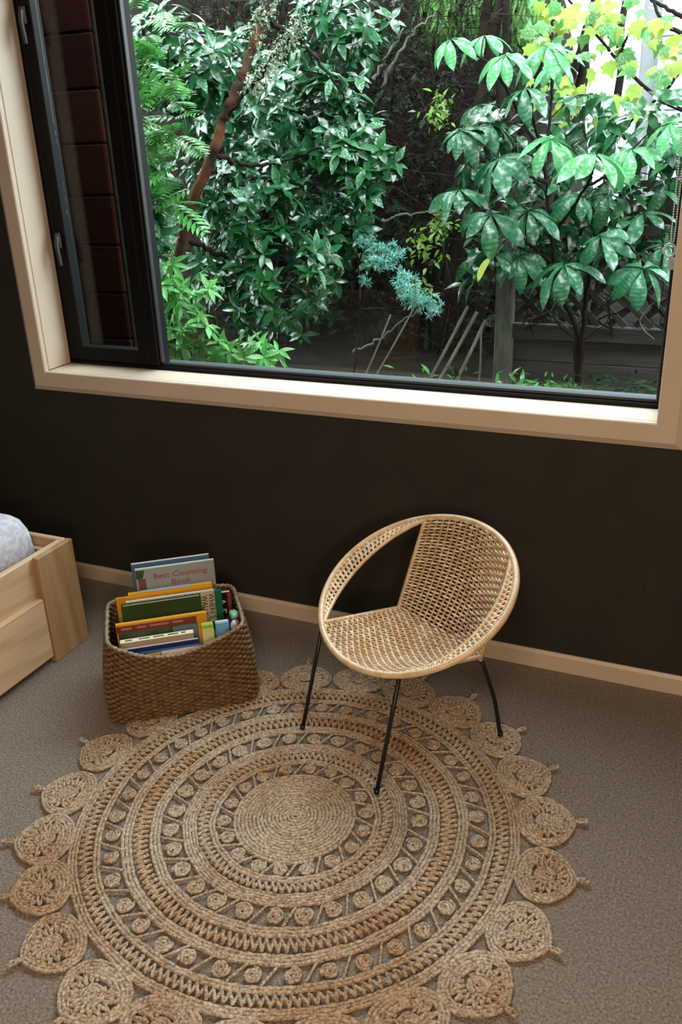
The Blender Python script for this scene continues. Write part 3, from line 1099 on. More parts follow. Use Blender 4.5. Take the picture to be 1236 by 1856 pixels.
slate_print = flat('slate_blue_print', (.16, .21, .25))
tan_c = flat('tan_cover', (.42, .29, .19))
ivory_c = flat('ivory_spine', (.75, .72, .5))
navy_c = flat('navy_cover', (.015, .03, .11))
royal_c = flat('royal_blue_print', (.05, .12, .45))
lime_c = flat('pale_lime_cover', (.72, .72, .32))
lime_top = flat('lime_green_print', (.30, .55, .06))
ltblue_c = flat('light_blue_cover', (.17, .46, .76))
white_c = flat('white_cover', (.78, .8, .85))

book(.104, .336, .2895, .012, .361, blue_c, 'tall dark blue book standing at the very back of the basket', edge=white_c)
r, fc, w, h = book(.114, .348, .2700, .012, .351, grey_c, 'grey picture book reading Best Counting Book in red', edge=white_c)
words(fc, 'Best Counting', .014, h - .029, .0255, red_ink, sx=1.10)
words(fc, 'Book', .014, h - .0535, .0255, red_ink, sx=1.10)
fixn(MB().prism([(-w / 2 + .001, 0), (-w / 2 + .020, 0), (-w / 2 + .028, .028), (-w / 2 + .001, .028)], 0, .0005).build('cover_print', green_ink, fc, loc=(0, -.0001, h - .031), rot=(PI / 2, 0, 0)))
patch(fc, -w / 2 + .006, -w / 2 + .028, h - .095, h - .032, rust_ink)
patch(fc, -w / 2 + .034, -w / 2 + .05, h - .083, h - .070, green_ink)
patch(fc, w / 2 - .024, w / 2 - .002, h - .094, h - .082, red_ink)
r, fc, w, h = book(.086, .333, .2480, .011, .287, yellow_c, 'yellow topped book with a sky blue stripe behind the orange book', edge=yellow_c)
MB().box((-.012, .0055, h + .0008), (.15, .0105, .0012), .0003).build('blue_stripe', sky_c, r)
book(.050, .334, .2345, .009, .284, orange_c, 'bright orange book between the yellow and the cream covered book', spine=yellow_c, edge=orange_c)
book(.150, .358, .2215, .0085, .272, green_c, 'emerald green book whose right edge shows beside the cream strip', edge=green_c)
r, fc, w, h = book(.078, .336, .2080, .009, .282, cream_c, 'cream book lettered WHERE in black behind the dark green book', edge=white_c)
patch(fc, -.085, w / 2 - .047, .01, h - .004, teal_print)
words(fc, "WHERE'S", w / 2 - .011, h - .052, .024, black_c, rot=PI / 2, sx=.88)
words(fc, 'WALLY', w / 2 - .031, h - .048, .024, black_c, rot=PI / 2, sx=.88)
patch(fc, w / 2 - .017, w / 2 - .003, h - .135, h - .105, black_c)
book(.064, .294, .1870, .016, .281, forest_c, 'plain forest green hardback in the middle of the basket')
r, fc, w, h = book(.341, .388, .2360, .022, .253, black_c, 'black book with white letters and a crimson edge in the back right corner', spine=black_c)
patch(fc, w / 2 - .013, w / 2 - .001, .005, h - .002, red_c)
patch(fc, -w / 2 + .006, w / 2 - .014, h - .120, h - .085, maroon_c)
words(fc, 'A', -.008, h - .030, .034, white_ink, rot=PI / 2)
words(fc, 'E', -.008, h - .062, .034, white_ink, rot=PI / 2)
r, fc, w, h = book(.046, .302, .1150, .012, .262, orange_c, 'orange edged book with a maroon title band and mossy photograph cover', spine=yellow_c, edge=yellow_c)
patch(fc, -w / 2 + .001, w / 2 - .030, h - .027, h - .006, maroon_c)
for k, (a, b) in enumerate(((-.115, -.085), (-.07, -.045), (-.035, .02), (.03, .06))):
    patch(fc, a, b, h - .018, h - .0125, pink_ink, -.0009, 'title_line')
patch(fc, -w / 2 + .004, w / 2 - .028, .01, h - .0275, grass_print)
patch(fc, .028, w / 2 - .030, .01, h - .030, slate_print, -.0009)
r, fc, w, h = book(.054, .258, .0600, .019, .232, tan_c, 'thick tan board book with an ivory spine showing on top', spine=ivory_c, edge=ivory_c)
MB().box((0, .0095, h + .0012), (w, .019, .0022), .0006).build('ivory_top', ivory_c, r)
for k, (a, b) in enumerate(((-.088, -.068), (-.05, -.02), (-.01, .02), (.03, .06), (.068, .08))):
    MB().box(((a + b) / 2, .0095, h + .0026), (b - a, .006, .0006), .0001).build('title_line', grass_print, r)
r, fc, w, h = book(.058, .268, .0360, .008, .225, navy_c, 'navy blue book with a white top edge just behind the front rim', edge=white_c)
patch(fc, -.04, w / 2 - .002, h - .028, h - .012, royal_c)
r, fc, w, h = book(.070, .276, .0225, .0075, .2165, royal_c, 'royal blue book with a white and yellow panel nearest the front rim', edge=navy_c)
patch(fc, -.01, w / 2 - .002, .02, h - .004, white_c)
patch(fc, -w / 2 + .004, -.012, .02, h - .006, yellow_c)
words(fc, 'reading', .045, h - .0105, .012, navy_c) if False else None
# two spines at the right
r, fc, w, h = book(.283, .316, .0300, .024, .249, lime_c, 'pale lime yellow book spine standing right of the navy book', lean=-.20)
patch(fc, -w / 2 + .0005, w / 2 - .0005, h - .010, h - .0005, lime_top)
MB().box((0, .012, h + .0006), (w - .002, .022, .001), .0003).build('green_top', lime_top, r)
patch(fc, -.004, .004, h - .075, h - .068, grass_print)
r = empty('book', bw(.3415, .030, Z0), BANG)
r.rotation_euler = (-.20, 0, BANG)
tag(r, 'light blue book with a rounded spine right of the lime yellow book', 'book', 'books in the seagrass basket')
out = []
for k in range(13):
    a = PI + PI * k / 12
    out.append((.0195 * math.cos(a), .010 + .010 * math.sin(a)))
out += [(.0195, .030), (-.0195, .030)]
sp = fixn(MB().prism(out, 0, .217).build('cover', ltblue_c, r))
MB().box((0, .021, .2174), (.033, .012, .0012), .0004).build('pages', PAGES, r)
for k in range(3):
    MB().box((-.004 + .004 * k, -.0002, .165 - .02 * k), (.003, .0008, .018), .0001).build('title_line', rust_ink, sp)
# crumpled bundle in the right corner of the basket
bu = empty('cloth_bundle', bw(.378, .100, .15), BANG)
tag(bu, 'crumpled dark green and white bundle tucked in the right corner of the basket', 'bundle')
def lump(cx, cy, cz, rx, ry, rz, seed, m, name):
    rs = np.random.default_rng(seed)
    bm = bmesh.new()
    bmesh.ops.create_icosphere(bm, subdivisions=3, radius=1)
    k = rs.normal(size=(6, 3)) * 2.2
    ph = rs.uniform(0, 6, 6)
    V = np.array([v.co[:] for v in bm.verts])
    F = [tuple(v.index for v in f.verts) for f in bm.faces]
    bm.free()
    dsp = 1 + .07 * np.sin(V @ k.T + ph).sum(1)
    V = V * dsp[:, None] * np.array([rx, ry, rz]) + np.array([cx, cy, cz])
    mb = MB()
    mb.add(V, F)
    return mb.build(name, m, bu, True)
lump(0, 0, .04, .016, .034, .055, 1, flat('bottle_green_cloth', (.012, .05, .035), .5), 'green_cloth')
lump(-.004, -.024, .075, .010, .010, .018, 2, white_c, 'white_fold')
lump(.002, .012, .092, .013, .022, .012, 3, flat('pale_green_cloth', (.16, .42, .24), .5), 'pale_green_fold')
lump(.008, -.020, .070, .006, .012, .020, 4, red_c, 'red_fold')

# ================================================================== OUTSIDE
def sstep(a, b, x):
    t = np.clip((x - a) / (b - a), 0, 1)
    return t * t * (3 - 2 * t)
# garden ground, rising to a bank at the back
gx = np.linspace(-9, 5, 57)
gy = np.linspace(2.50, 13, 50)
GX, GY = np.meshgrid(gx, gy, indexing='ij')
def ground_z(x, y):
    base = .02 + .24 * sstep(2.6, 4.4, y)
    bank = 3.0 * sstep(5.4, 8.2, y) * (1 - sstep(-1.9, -1.0, x + .11 * (y - 6)))
    return base + bank
GZ = ground_z(GX, GY) + .035 * np.sin(GX * 5.1 + GY * 2) * np.sin(GY * 4.3) * sstep(2.7, 3.2, GY)
ids = np.arange(GX.size).reshape(GX.shape)
F = [(ids[i, j], ids[i + 1, j], ids[i + 1, j + 1], ids[i, j + 1]) for i in range(len(gx) - 1) for j in range(len(gy) - 1)]
mb = MB()
mb.add(np.c_[GX.ravel(), GY.ravel(), GZ.ravel()], F)
structure(mb.build('ground', M['soil'], None, True), 'dark garden soil and earth bank behind the shrubs')

# ---- leaves
def leaf_shape(L, W, fold=.18, droop=.25, stations=(0, .18, .42, .7, 1), wave=0.0):
    """leaf along +y with a folded midrib; up is +z"""
    V, F = [], []
    prof = {0: .10, .18: .62, .42: 1.0, .7: .72, 1: .03}
    rows = []
    for k, t in enumerate(stations):
        w_ = W / 2 * (prof[t] if t in prof else math.sin(PI * t ** .8) + .02)
        z = -droop * L * t * t
        rows.append(len(V))
        e = wave * L * (1 if k % 2 else -1)
        V += [(-w_, L * t, z + fold * w_ + e), (0, L * t, z), (w_, L * t, z + fold * w_ - e)]
    for a, b in zip(rows[:-1], rows[1:]):
        F += [(a, a + 1, b + 1, b), (a + 1, a + 2, b + 2, b + 1)]
    return np.array(V), F
def rot_to(d, up):
    """rows: matrix taking local x,y,z to world with y along d and z near up"""
    d = d / (np.linalg.norm(d, axis=-1)[..., None] + 1e-9)
    x = np.cross(d, up)
    x /= np.linalg.norm(x, axis=-1)[..., None] + 1e-9
    z = np.cross(x, d)
    return np.stack([x, d, z], -2)
def fast_mesh(name, V, F, m, parent, smooth=True):
    me = bpy.data.meshes.new(name)
    nv, nf = len(V), len(F)
    k = F.shape[1]
    me.vertices.add(nv)
    me.vertices.foreach_set('co', V.astype(np.float32).ravel())
    me.loops.add(nf * k)
    me.loops.foreach_set('vertex_index', F.astype(np.int32).ravel())
    me.polygons.add(nf)
    me.polygons.foreach_set('loop_start', np.arange(0, nf * k, k, dtype=np.int32))
    if smooth:
        me.polygons.foreach_set('use_smooth', np.ones(nf, bool))
    me.update(calc_edges=True)
    me.materials.append(m)
    o = bpy.data.objects.new(name, me)
    COL.objects.link(o)
    if parent is not None:
        o.parent = parent
    return o
def scatter(shape, pos, dirs, ups, size):
    V, F = shape
    R = rot_to(dirs, ups)
    W_ = np.einsum('vk,nkj->nvj', V, R) * size[:, None, None] + pos[:, None]
    n, nv = len(pos), len(V)
    FF = (np.array(F)[None] + (np.arange(n) * nv)[:, None, None]).reshape(-1, len(F[0]))
    return W_.reshape(-1, 3), FF
CAMV = np.array([0.0, 0.0, 1.5])
def sprigs(c, r, n, rs, per=6, leafL=.075):
    """n leaves as whorls of `per` round shoot tips spread over an ellipsoid"""
    k = max(1, n // per)
    q = rs.normal(size=(k, 3))
    q /= np.linalg.norm(q, axis=1)[:, None]
    q *= rs.uniform(.25, 1.0, (k, 1)) ** .5
    tip = np.array(c) + q * np.array(r)
    axis = q * .6 + rs.normal(size=(k, 3)) * .35 + np.array([0.05, -.45, .45])
    axis /= np.linalg.norm(axis, axis=1)[:, None]
    P, D, U = [], [], []
    for i in range(k):
        ph = rs.uniform(0, 6.28)
        a = axis[i]
        e1 = np.cross(a, [0.1, .2, 1.0])
        e1 /= np.linalg.norm(e1)
        e2 = np.cross(a, e1)
        for j in range(per):
            t = ph + j * 2.4
            o = math.cos(t) * e1 + math.sin(t) * e2
            d = o + a * rs.uniform(.0, .7) + np.array([0, 0, -.25])
            P.append(tip[i] - a * leafL * .3 * (j / per))
            D.append(d)
            U.append(a + np.array([0, -.1, .45]))
    return np.array(P), np.array(D), np.array(U)

def build_branch(par, pts, r0, r1, m, name='branch', n=26, wob=.006):
    P = smooth_path(pts, n)
    P = P + nrg.normal(0, wob, P.shape)
    return MB().tube(P, np.linspace(r0, r1, n), 8).build(name, m, par, True)

def leafy(par, blobs, m_leaf, m_mass, shapes, L, n_parts, rs, base, per=6):
    P, D, U = [], [], []
    for c, r, n in blobs:
        a, b, u_ = sprigs(c, r, n, rs, per, L)
        P.append(a); D.append(b); U.append(u_)
    P, D, U = np.concatenate(P), np.concatenate(D), np.concatenate(U)
    S = rs.uniform(.7, 1.2, len(P)) * L
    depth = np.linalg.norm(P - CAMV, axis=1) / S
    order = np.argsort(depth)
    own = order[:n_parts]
    rest = order[n_parts:]
    mes = []
    for V, F in shapes:
        mb = MB()
        mb.add(V, F)
        me = mb.mesh('leaf', True)
        me.materials.append(m_leaf)
        mes.append(me)
    R = rot_to(D, U)
    b0 = np.array(base)
    for i in own:
        o = bpy.data.objects.new('leaf', mes[i % len(mes)])
        COL.objects.link(o)
        o.parent = par
        mw = Matrix.Identity(4)
        for a in range(3):
            for b in range(3):
                mw[b][a] = R[i][a][b] * S[i]
            mw[a][3] = P[i][a] - b0[a]
        o.matrix_local = mw
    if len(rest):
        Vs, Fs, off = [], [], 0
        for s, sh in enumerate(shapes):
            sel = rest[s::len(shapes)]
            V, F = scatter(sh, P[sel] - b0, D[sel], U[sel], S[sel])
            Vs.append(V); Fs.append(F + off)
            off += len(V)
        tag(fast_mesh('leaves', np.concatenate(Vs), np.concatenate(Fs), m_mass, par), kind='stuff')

SH = [leaf_shape(1, .44, .25, .22), leaf_shape(1, .38, .15, .35), leaf_shape(1, .48, .3, .12)]
SHN = [leaf_shape(1, .30, .2, .25), leaf_shape(1, .34, .25, .15)]

# ---- tall evergreen with the red-brown trunk, left
TRUNK = [[-2.80, 3.8, .0], [-2.674, 3.8, 0.73], [-2.567, 3.8, 1.087], [-2.474, 3.8, 1.268], [-2.349, 3.8, 1.463], [-2.285, 3.82, 1.614], [-2.218, 3.85, 1.727], [-2.17, 3.9, 1.872], [-2.11, 3.95, 2.026], [-2.066, 4.0, 2.156], [-1.99, 4.05, 2.4]]
tb = (-2.80, 3.8, .1)
tree = empty('evergreen_tree', tb)
tag(tree, 'glossy dark evergreen tree with a slanting red brown trunk left in the window', 'tree')
def rel(pts, b):
    return np.array(pts) - np.array(b)
build_branch(tree, rel(TRUNK, tb), .033, .016, M['bark_red'], 'trunk', 60, .0055)
for pts, r0 in (([[-2.269, 3.82, 1.625], [-2.132, 3.8, 1.721], [-1.972, 3.78, 1.852], [-1.827, 3.76, 1.966]], .012),
                ([[-2.474, 3.8, 1.268], [-2.688, 3.9, 1.418], [-2.859, 4.0, 1.601]], .014),
                ([[-2.38, 3.85, 1.462], [-2.268, 4.1, 1.401], [-2.024, 4.3, 1.466]], .013),
                ([[-2.601, 3.85, 1.082], [-2.472, 4.1, 0.945], [-2.202, 4.2, 0.852]], .014),
                ([[-2.11, 3.95, 2.026], [-2.012, 4.2, 1.903], [-1.858, 4.35, 1.636]], .012)):
    build_branch(tree, rel(pts, tb), r0, r0 * .4, M['bark'])
# lichen on the upper trunk and the side branch
lm = MB()
rs = np.random.default_rng(3)
TP = smooth_path(TRUNK, 80)[58:74]
BP = smooth_path([[-2.269, 3.82, 1.625], [-2.132, 3.8, 1.721], [-1.972, 3.78, 1.852], [-1.827, 3.76, 1.966]], 40)
q = np.concatenate([TP[rs.integers(len(TP), size=900)] + rs.normal(0, .022, (900, 3)), BP[rs.integers(14, len(BP), size=900)] + rs.normal(0, .02, (900, 3))])
tuft = leaf_shape(1, .5, .3, .2)
V, F = scatter(tuft, q - np.array(tb), rs.normal(size=(1800, 3)) + np.array([0, -.3, -.3]), rs.normal(size=(1800, 3)) + np.array([0, -.5, .6]), rs.uniform(.008, .022, 1800))
tag(fast_mesh('lichen', V, F, M['moss'], tree), kind='stuff')
BLOBS = [([-2.565, 3.95, 1.878], [0.315, 0.2, 0.25], 500), ([-2.54, 3.5, 1.336], [0.126, 0.12, 0.327], 260), ([-2.406, 4.15, 1.243], [0.314, 0.2, 0.257], 420), ([-2.127, 4.4, 1.597], [0.368, 0.22, 0.297], 620), ([-1.851, 4.35, 1.382], [0.209, 0.15, 0.195], 260), ([-2.307, 4.15, 0.856], [0.41, 0.2, 0.293], 520), ([-2.043, 4.6, 2.03], [0.309, 0.2, 0.196], 330), ([-2.081, 4.45, 1.08], [0.238, 0.2, 0.208], 240), ([-2.477, 3.35, 1.039], [0.1, 0.1, 0.35], 200), ([-2.747, 4.7, 1.737], [0.373, 0.25, 0.404], 500), ([-2.753, 5.0, 1.06], [0.79, 0.25, 0.893], 700)]
leafy(tree, BLOBS, M['leaf'], M['leaves'], SH, .094, 298, np.random.default_rng(5), tb)

# ---- low bright shrub in front of it
sb_ = (-2.15, 3.25, .1)
low = empty('low_shrub', sb_)
tag(low, 'bright green low shrub with narrow leaves at the bottom left of the window', 'shrub')
for x, y, z in ((-2.19, 3.2, .7), (-1.97, 3.35, .62), (-2.24, 3.15, .92), (-2.1, 3.3, .85)):
    build_branch(low, rel([(-2.15, 3.25, .05), (x * .5 - 1.07, y, z * .5), (x, y, z)], sb_), .010, .004, M['bark'], 'stem', 14)
LOWB = [([-2.189, 3.2, 0.69], [0.207, 0.1, 0.156], 240), ([-1.974, 3.35, 0.60], [0.23, 0.1, 0.13], 230), ([-2.244, 3.15, 0.908], [0.095, 0.08, 0.213], 120), ([-2.147, 3.3, 0.886], [0.136, 0.1, 0.11], 60)]
leafy(low, LOWB, M['bright_leaf'], M['bright_leaves'], SHN, .075, 290, np.random.default_rng(8), sb_, 7)

# ---- shrub with pinnate fronds, upper left
fb = (-2.62, 3.45, .1)
frs = empty('fern_leaved_shrub', fb)
tag(frs, 'light green shrub with feathery pinnate fronds at the upper left pane edge', 'shrub')
build_branch(frs, rel([(-2.62, 3.45, .05), (-2.6, 3.45, 1.0), (-2.5, 3.46, 1.6), (-2.42, 3.48, 2.0)], fb), .018, .008, M['bark'], 'stem', 24)
def frond_mesh(nl, L, seed):
    rr = random.Random(seed)
    mb = MB()
    P = np.array([(0, L * t, -.25 * L * t * t) for t in np.linspace(0, 1, 8)])
    mb.tube(P, np.linspace(.0022, .001, 8), 4)
    V0, F0 = leaf_shape(1, .30, .2, .15)
    for k in range(nl):
        t = (k + 1.2) / (nl + 1)
        for s in (-1, 1):
            l = L * .34 * math.sin(PI * (.12 + .82 * t)) ** .7
            d = np.array([[s * 1.0, .55 + .3 * t, -.10]])
            W_, F_ = scatter((V0, F0), np.array([[0, L * t, -.25 * L * t * t]]), d, np.array([[0, .1, 1.0]]), np.array([l]))
            mb.add(W_, F_)
    return mb.mesh('frond', True)
fms = [frond_mesh(8, 1, s) for s in range(3)]
for me in fms:
    me.materials.append(M['bright_leaf'])
rs = np.random.default_rng(21)
for k in range(84):
    t = rs.uniform(0, 1)
    c = np.array([-2.36 - .15 * rs.uniform(-1, 1) - .03 * t, 3.40 + .08 * rs.uniform(-1, 1), 1.25 + .85 * t])
    d = np.array([rs.uniform(-.7, 1.0), rs.uniform(-.9, -.1), rs.uniform(-.35, .5)])
    R = rot_to(d[None], np.array([[0, -.35, 1.0]]))[0]
    s = rs.uniform(.16, .25)
    o = bpy.data.objects.new('frond', fms[k % 3])
    COL.objects.link(o)
    o.parent = frs
    mw = Matrix.Identity(4)
    for a in range(3):
        for b in range(3):
            mw[b][a] = R[a][b] * s
        mw[a][3] = c[a] - fb[a]
    o.matrix_local = mw

# ---- palmate shrub on the right
pb = (-.663, 4.3, .26)
palm = empty('palmate_tree', pb)
tag(palm, 'small tree with big glossy palmate leaves in front of the fence', 'tree')
STEMS = [[[-0.663, 4.3, 0.2], [-0.694, 4.3, 0.612], [-0.799, 4.3, 0.819], [-0.838, 4.3, 1.047], [-0.894, 4.3, 1.362], [-0.929, 4.05, 1.66]], [[-0.663, 4.3, 0.2], [-0.654, 4.25, 0.728], [-0.6, 4.05, 1.07]], [[-0.818, 4.3, 0.921], [-0.999, 4.2, 1.081], [-1.067, 4.05, 1.15]], [[-0.838, 4.3, 1.047], [-0.685, 4.2, 1.27], [-0.601, 3.9, 1.39]], [[-0.878, 4.3, 1.29], [-0.998, 4.15, 1.347], [-1.049, 4.05, 1.365]], [[-0.894, 4.3, 1.362], [-1.02, 4.3, 1.598], [-1.127, 4.2, 1.778], [-1.31, 4.2, 1.88]], [[-0.894, 4.3, 1.362], [-0.874, 4.3, 1.658], [-0.898, 4.25, 1.82]], [[-0.6, 4.05, 1.07], [-0.453, 4.0, 1.05], [-0.382, 3.95, 0.94]], [[-0.685, 4.2, 1.27], [-0.544, 4.15, 1.345], [-0.488, 4.1, 1.42]]]
for k, pts in enumerate(STEMS):
    build_branch(palm, rel(pts, pb), .017 if k < 2 else .008, .006 if k < 2 else .004, M['bark'], 'trunk' if k == 0 else 'branch', 24, .003)
HUBS = [([-1.295, 4.15, 1.89], 0.8, 1), ([-1.182, 4.3, 1.897], 0.8, 1), ([-1.041, 4.1, 1.81], 0.95, 1), ([-0.888, 4.2, 1.837], 1.0, 1), ([-0.913, 4.0, 1.677], .9, 0), ([-0.864, 4.4, 1.772], 0.7, 1), ([-1.253, 4.2, 1.543], 0.95, 0), ([-1.138, 4.35, 1.545], 0.95, 0), ([-0.782, 3.95, 1.485], 1.1, 1), ([-0.593, 3.85, 1.402], 1.1, 1), ([-1.036, 4.0, 1.381], 1.2, 0), ([-1.244, 4.1, 1.271], 1.05, 0), ([-1.054, 4.0, 1.171], 1.1, 0), ([-0.902, 4.15, 1.17], 1.05, 0), ([-0.722, 4.3, 1.205], 0.9, 0), ([-0.592, 4.0, 1.091], 1.05, 0), ([-0.717, 3.95, 0.992], 1.2, 0), ([-0.932, 4.1, 0.97], 0.95, 0), ([-1.048, 4.0, 0.992], 0.9, 2), ([-0.488, 4.1, 1.435], 1.0, 1), ([-0.377, 3.9, 0.959], 1.2, 0), ([-0.604, 4.4, 1.233], 0.9, 0), ([-0.444, 4.35, 1.14], 1.0, 0), ([-0.332, 4.3, 1.026], 0.9, 0), ([-1.256, 4.5, 1.635], 0.8, 0), ([-1.041, 4.5, 1.308], 0.9, 0), ([-0.87, 4.5, 1.354], 0.9, 0), ([-0.779, 4.6, 1.638], 0.8, 0), ([-1.291, 4.45, 1.366], 0.8, 0), ([-0.529, 4.45, 1.008], 1.0, 0), ([-0.352, 4.5, 1.271], 1.0, 0), ([-0.928, 4.55, 1.02], 0.9, 0), ([-0.668, 4.6, 1.515], 0.8, 0), ([-0.36, 4.15, 1.52], 1.0, 1)]
def leaflet_mesh(droop, seed):
    rr = random.Random(seed)
    mb = MB()
    st = np.linspace(0, 1, 9)
    V, F = [], []
    for k, t in enumerate(st):
        w_ = .195 * (math.sin(PI * min(1, t ** 1.55)) ** .85) + .010
        if k == 8:
            w_ = .004
        z = -droop * t * t + .03 * math.sin(t * 3)
        e = .022 * math.sin(t * 9 + seed * 2)
        V += [(-w_, t, z + .12 * w_ + e), (-w_ * .5, t, z + .20 * w_), (0, t, z), (w_ * .5, t, z + .20 * w_), (w_, t, z + .12 * w_ - e)]
    for k in range(8):
        for j in range(4):
            a = k * 5 + j
            F.append((a, a + 1, a + 6, a + 5))
    mb.add(V, F)
    return mb.mesh('leaflet', True)
lmes = {}
for kind, mm in ((0, 'palm_leaf'), (1, 'pale_leaf'), (2, 'yellow_leaf')):
    lmes[kind] = []
    for s in range(3):
        me = leaflet_mesh(.32 + .14 * s, s)
        me.materials.append(M[mm])
        lmes[kind].append(me)
rs = np.random.default_rng(31)
stemP = np.concatenate([smooth_path(p, 30) for p in STEMS])
for k in range(5):
    HUBS.append(([rs.uniform(-1.22, -.34), rs.uniform(4.42, 4.62), rs.uniform(.98, 1.72)], rs.uniform(.85, 1.05), 0))
for hub, s, kind in HUBS:
    h = np.array(hub) + rs.normal(0, .01, 3)
    near = stemP[np.argmin(np.linalg.norm(stemP - h - np.array([0, .05, -.12]), axis=1))]
    tilt = np.array([rs.normal(0, .18), -.42 + rs.normal(0, .15), 1.0])
    tilt /= np.linalg.norm(tilt)
    mid = (near + h) / 2 + np.array([0, 0, .02])
    st = MB().tube(smooth_path([near, mid, h], 8) - h, np.linspace(.0035, .0022, 8), 5).build('leaf_stalk', M['bark'], palm, True, loc=h - np.array(pb))
    nL = int(rs.integers(7, 9)) if kind != 2 else 4
    e1 = np.cross(tilt, [0, 1, 0.2]); e1 /= np.linalg.norm(e1)
    e2 = np.cross(tilt, e1)
    ph = rs.uniform(0, 6.28)
    for j in range(nL):
        a = ph + j * 2 * PI / nL + rs.normal(0, .1)
        d = math.cos(a) * e1 + math.sin(a) * e2
        d = d + np.array([0, 0, -.30])
        R = rot_to(d[None], (tilt + rs.normal(0, .25, 3))[None])[0]
        L = .160 * s * rs.uniform(.7, 1.12)
        kk = kind if kind != 2 else (2 if j == 0 else 0)
        o = bpy.data.objects.new('leaflet', lmes[kk][int(rs.integers(3))])
        COL.objects.link(o)
        o.parent = st
        mw = Matrix.Identity(4)
        for p in range(3):
            for q in range(3):
                mw[q][p] = R[p][q] * L
            mw[p][3] = d[p] * .006
        o.matrix_local = mw

k = 330
P = np.c_[rs.uniform(-1.30, -.30, k), rs.uniform(4.36, 4.47, k), rs.uniform(.82, 1.66, k)]
P[:, 2] -= .3 * np.maximum(0, np.abs(P[:, 0] + .8) - .38)
D = np.c_[rs.normal(0, .8, k), rs.normal(-.4, .5, k), rs.normal(-.5, .4, k)]
V, F = scatter(leaf_shape(1, .42, .2, .3), P - np.array(pb), D, np.tile([0, -.5, 1.0], (k, 1)) + rs.normal(0, .3, (k, 3)), rs.uniform(.07, .14, k))
tag(fast_mesh('leaves', V, F, M['leaves'], palm), kind='stuff')

# ---- yellow-green maple, upper right
mbase = (-.25, 5.0, .26)
maple = empty('maple_tree', mbase)
tag(maple, 'yellow green lobed leaves on dark branches before the white house', 'tree')
MBR = [[[-0.25, 5.0, .2], [-.2, 4.95, 1.2], [-.3, 4.9, 1.62]], [[-0.363, 4.7, 1.878], [-0.467, 4.75, 1.934], [-0.531, 4.8, 2.043], [-0.554, 4.8, 2.111]], [[-0.386, 4.9, 1.963], [-0.528, 4.9, 2.042], [-0.634, 4.9, 2.108]], [[-.3, 4.9, 1.55], [-0.447, 4.9, 1.616], [-0.599, 4.9, 1.732], [-0.777, 4.95, 1.903], [-0.945, 5.0, 2.088], [-1.005, 5.0, 2.176]], [[-.6, 4.82, 1.46], [-0.648, 4.8, 1.489], [-0.739, 4.8, 1.542], [-0.816, 4.8, 1.619]], [[-.25, 4.8, 1.8], [-0.368, 4.8, 1.761], [-0.436, 4.85, 1.674], [-0.582, 4.9, 1.548], [-.62, 4.9, 1.5]], [[-0.684, 4.9, 1.822], [-0.642, 4.9, 1.925]], [[-.22, 4.85, 1.2], [-.2, 4.75, 1.7], [-0.363, 4.7, 1.878]]]
for k, pts in enumerate(MBR):
    build_branch(maple, rel(pts, mbase), .02 if k == 0 else .010, .008 if k == 0 else .005, M['bark'], 'trunk' if k == 0 else 'branch', 18, .002)
def maple_leaf():
    pts = [(0, 0), (.18, -.08), (.30, .06), (.52, .10), (.40, .28), (.50, .52), (.28, .50), (.16, .62), (0, 1.0)]
    pts = pts + [(-x, y) for x, y in pts[-2:0:-1]]
    V = [(0, .32, .03)] + [(x, y, -.18 * (x * x + (y - .3) ** 2)) for x, y in pts]
    n = len(pts)
    F = [(0, 1 + i, 1 + (i + 1) % n) for i in range(n)]
    return V, F
V, F = maple_leaf()
mlm = MB()
mlm.add(V, F)
mlme = mlm.mesh('leaf', True)
mlme.materials.append(M['maple_leaf'])
mlme2 = mlme.copy()
mlme2.materials[0] = M['maple_green']
MBL = [([-0.93, 4.75, 1.75], [.16, .12, .16]), ([-0.98, 4.8, 1.93], [.16, .12, .10]), ([-0.856, 4.9, 2.012], [0.228, 0.15, 0.121]), ([-0.77, 4.9, 1.911], [0.215, 0.15, 0.161]), ([-0.827, 4.75, 1.594], [0.189, 0.15, 0.121]), ([-0.585, 4.8, 1.704], [0.158, 0.15, 0.211]), ([-1.058, 5.1, 2.046], [0.17, 0.15, 0.113]), ([-0.494, 4.7, 1.899], [0.126, 0.15, 0.151]), ([-0.679, 4.8, 1.613], [0.161, 0.15, 0.121]), ([-0.421, 4.6, 1.732], [0.075, 0.15, 0.149]), ([-0.687, 4.8, 2.012], [0.233, 0.15, 0.078])]
rs = np.random.default_rng(41)
for k in range(160):
    c, r = MBL[k % len(MBL)]
    q = rs.normal(size=3)
    q /= np.linalg.norm(q) / rs.uniform(.3, 1)
    p = np.array(c) + q * np.array(r)
    d = np.array([rs.normal(0, .5), rs.normal(-.3, .3), rs.normal(-.7, .4)])
    R = rot_to(d[None], np.array([[rs.normal(0, .4), -.8, .6]]))[0]
    s = rs.uniform(.045, .10)
    o = bpy.data.objects.new('leaf', mlme2 if k % 5 in (1, 3) else mlme)
    COL.objects.link(o)
    o.parent = maple
    mw = Matrix.Identity(4)
    for a in range(3):
        for b in range(3):
            mw[b][a] = R[a][b] * s
        mw[a][3] = p[a] - mbase[a]
    o.matrix_local = mw

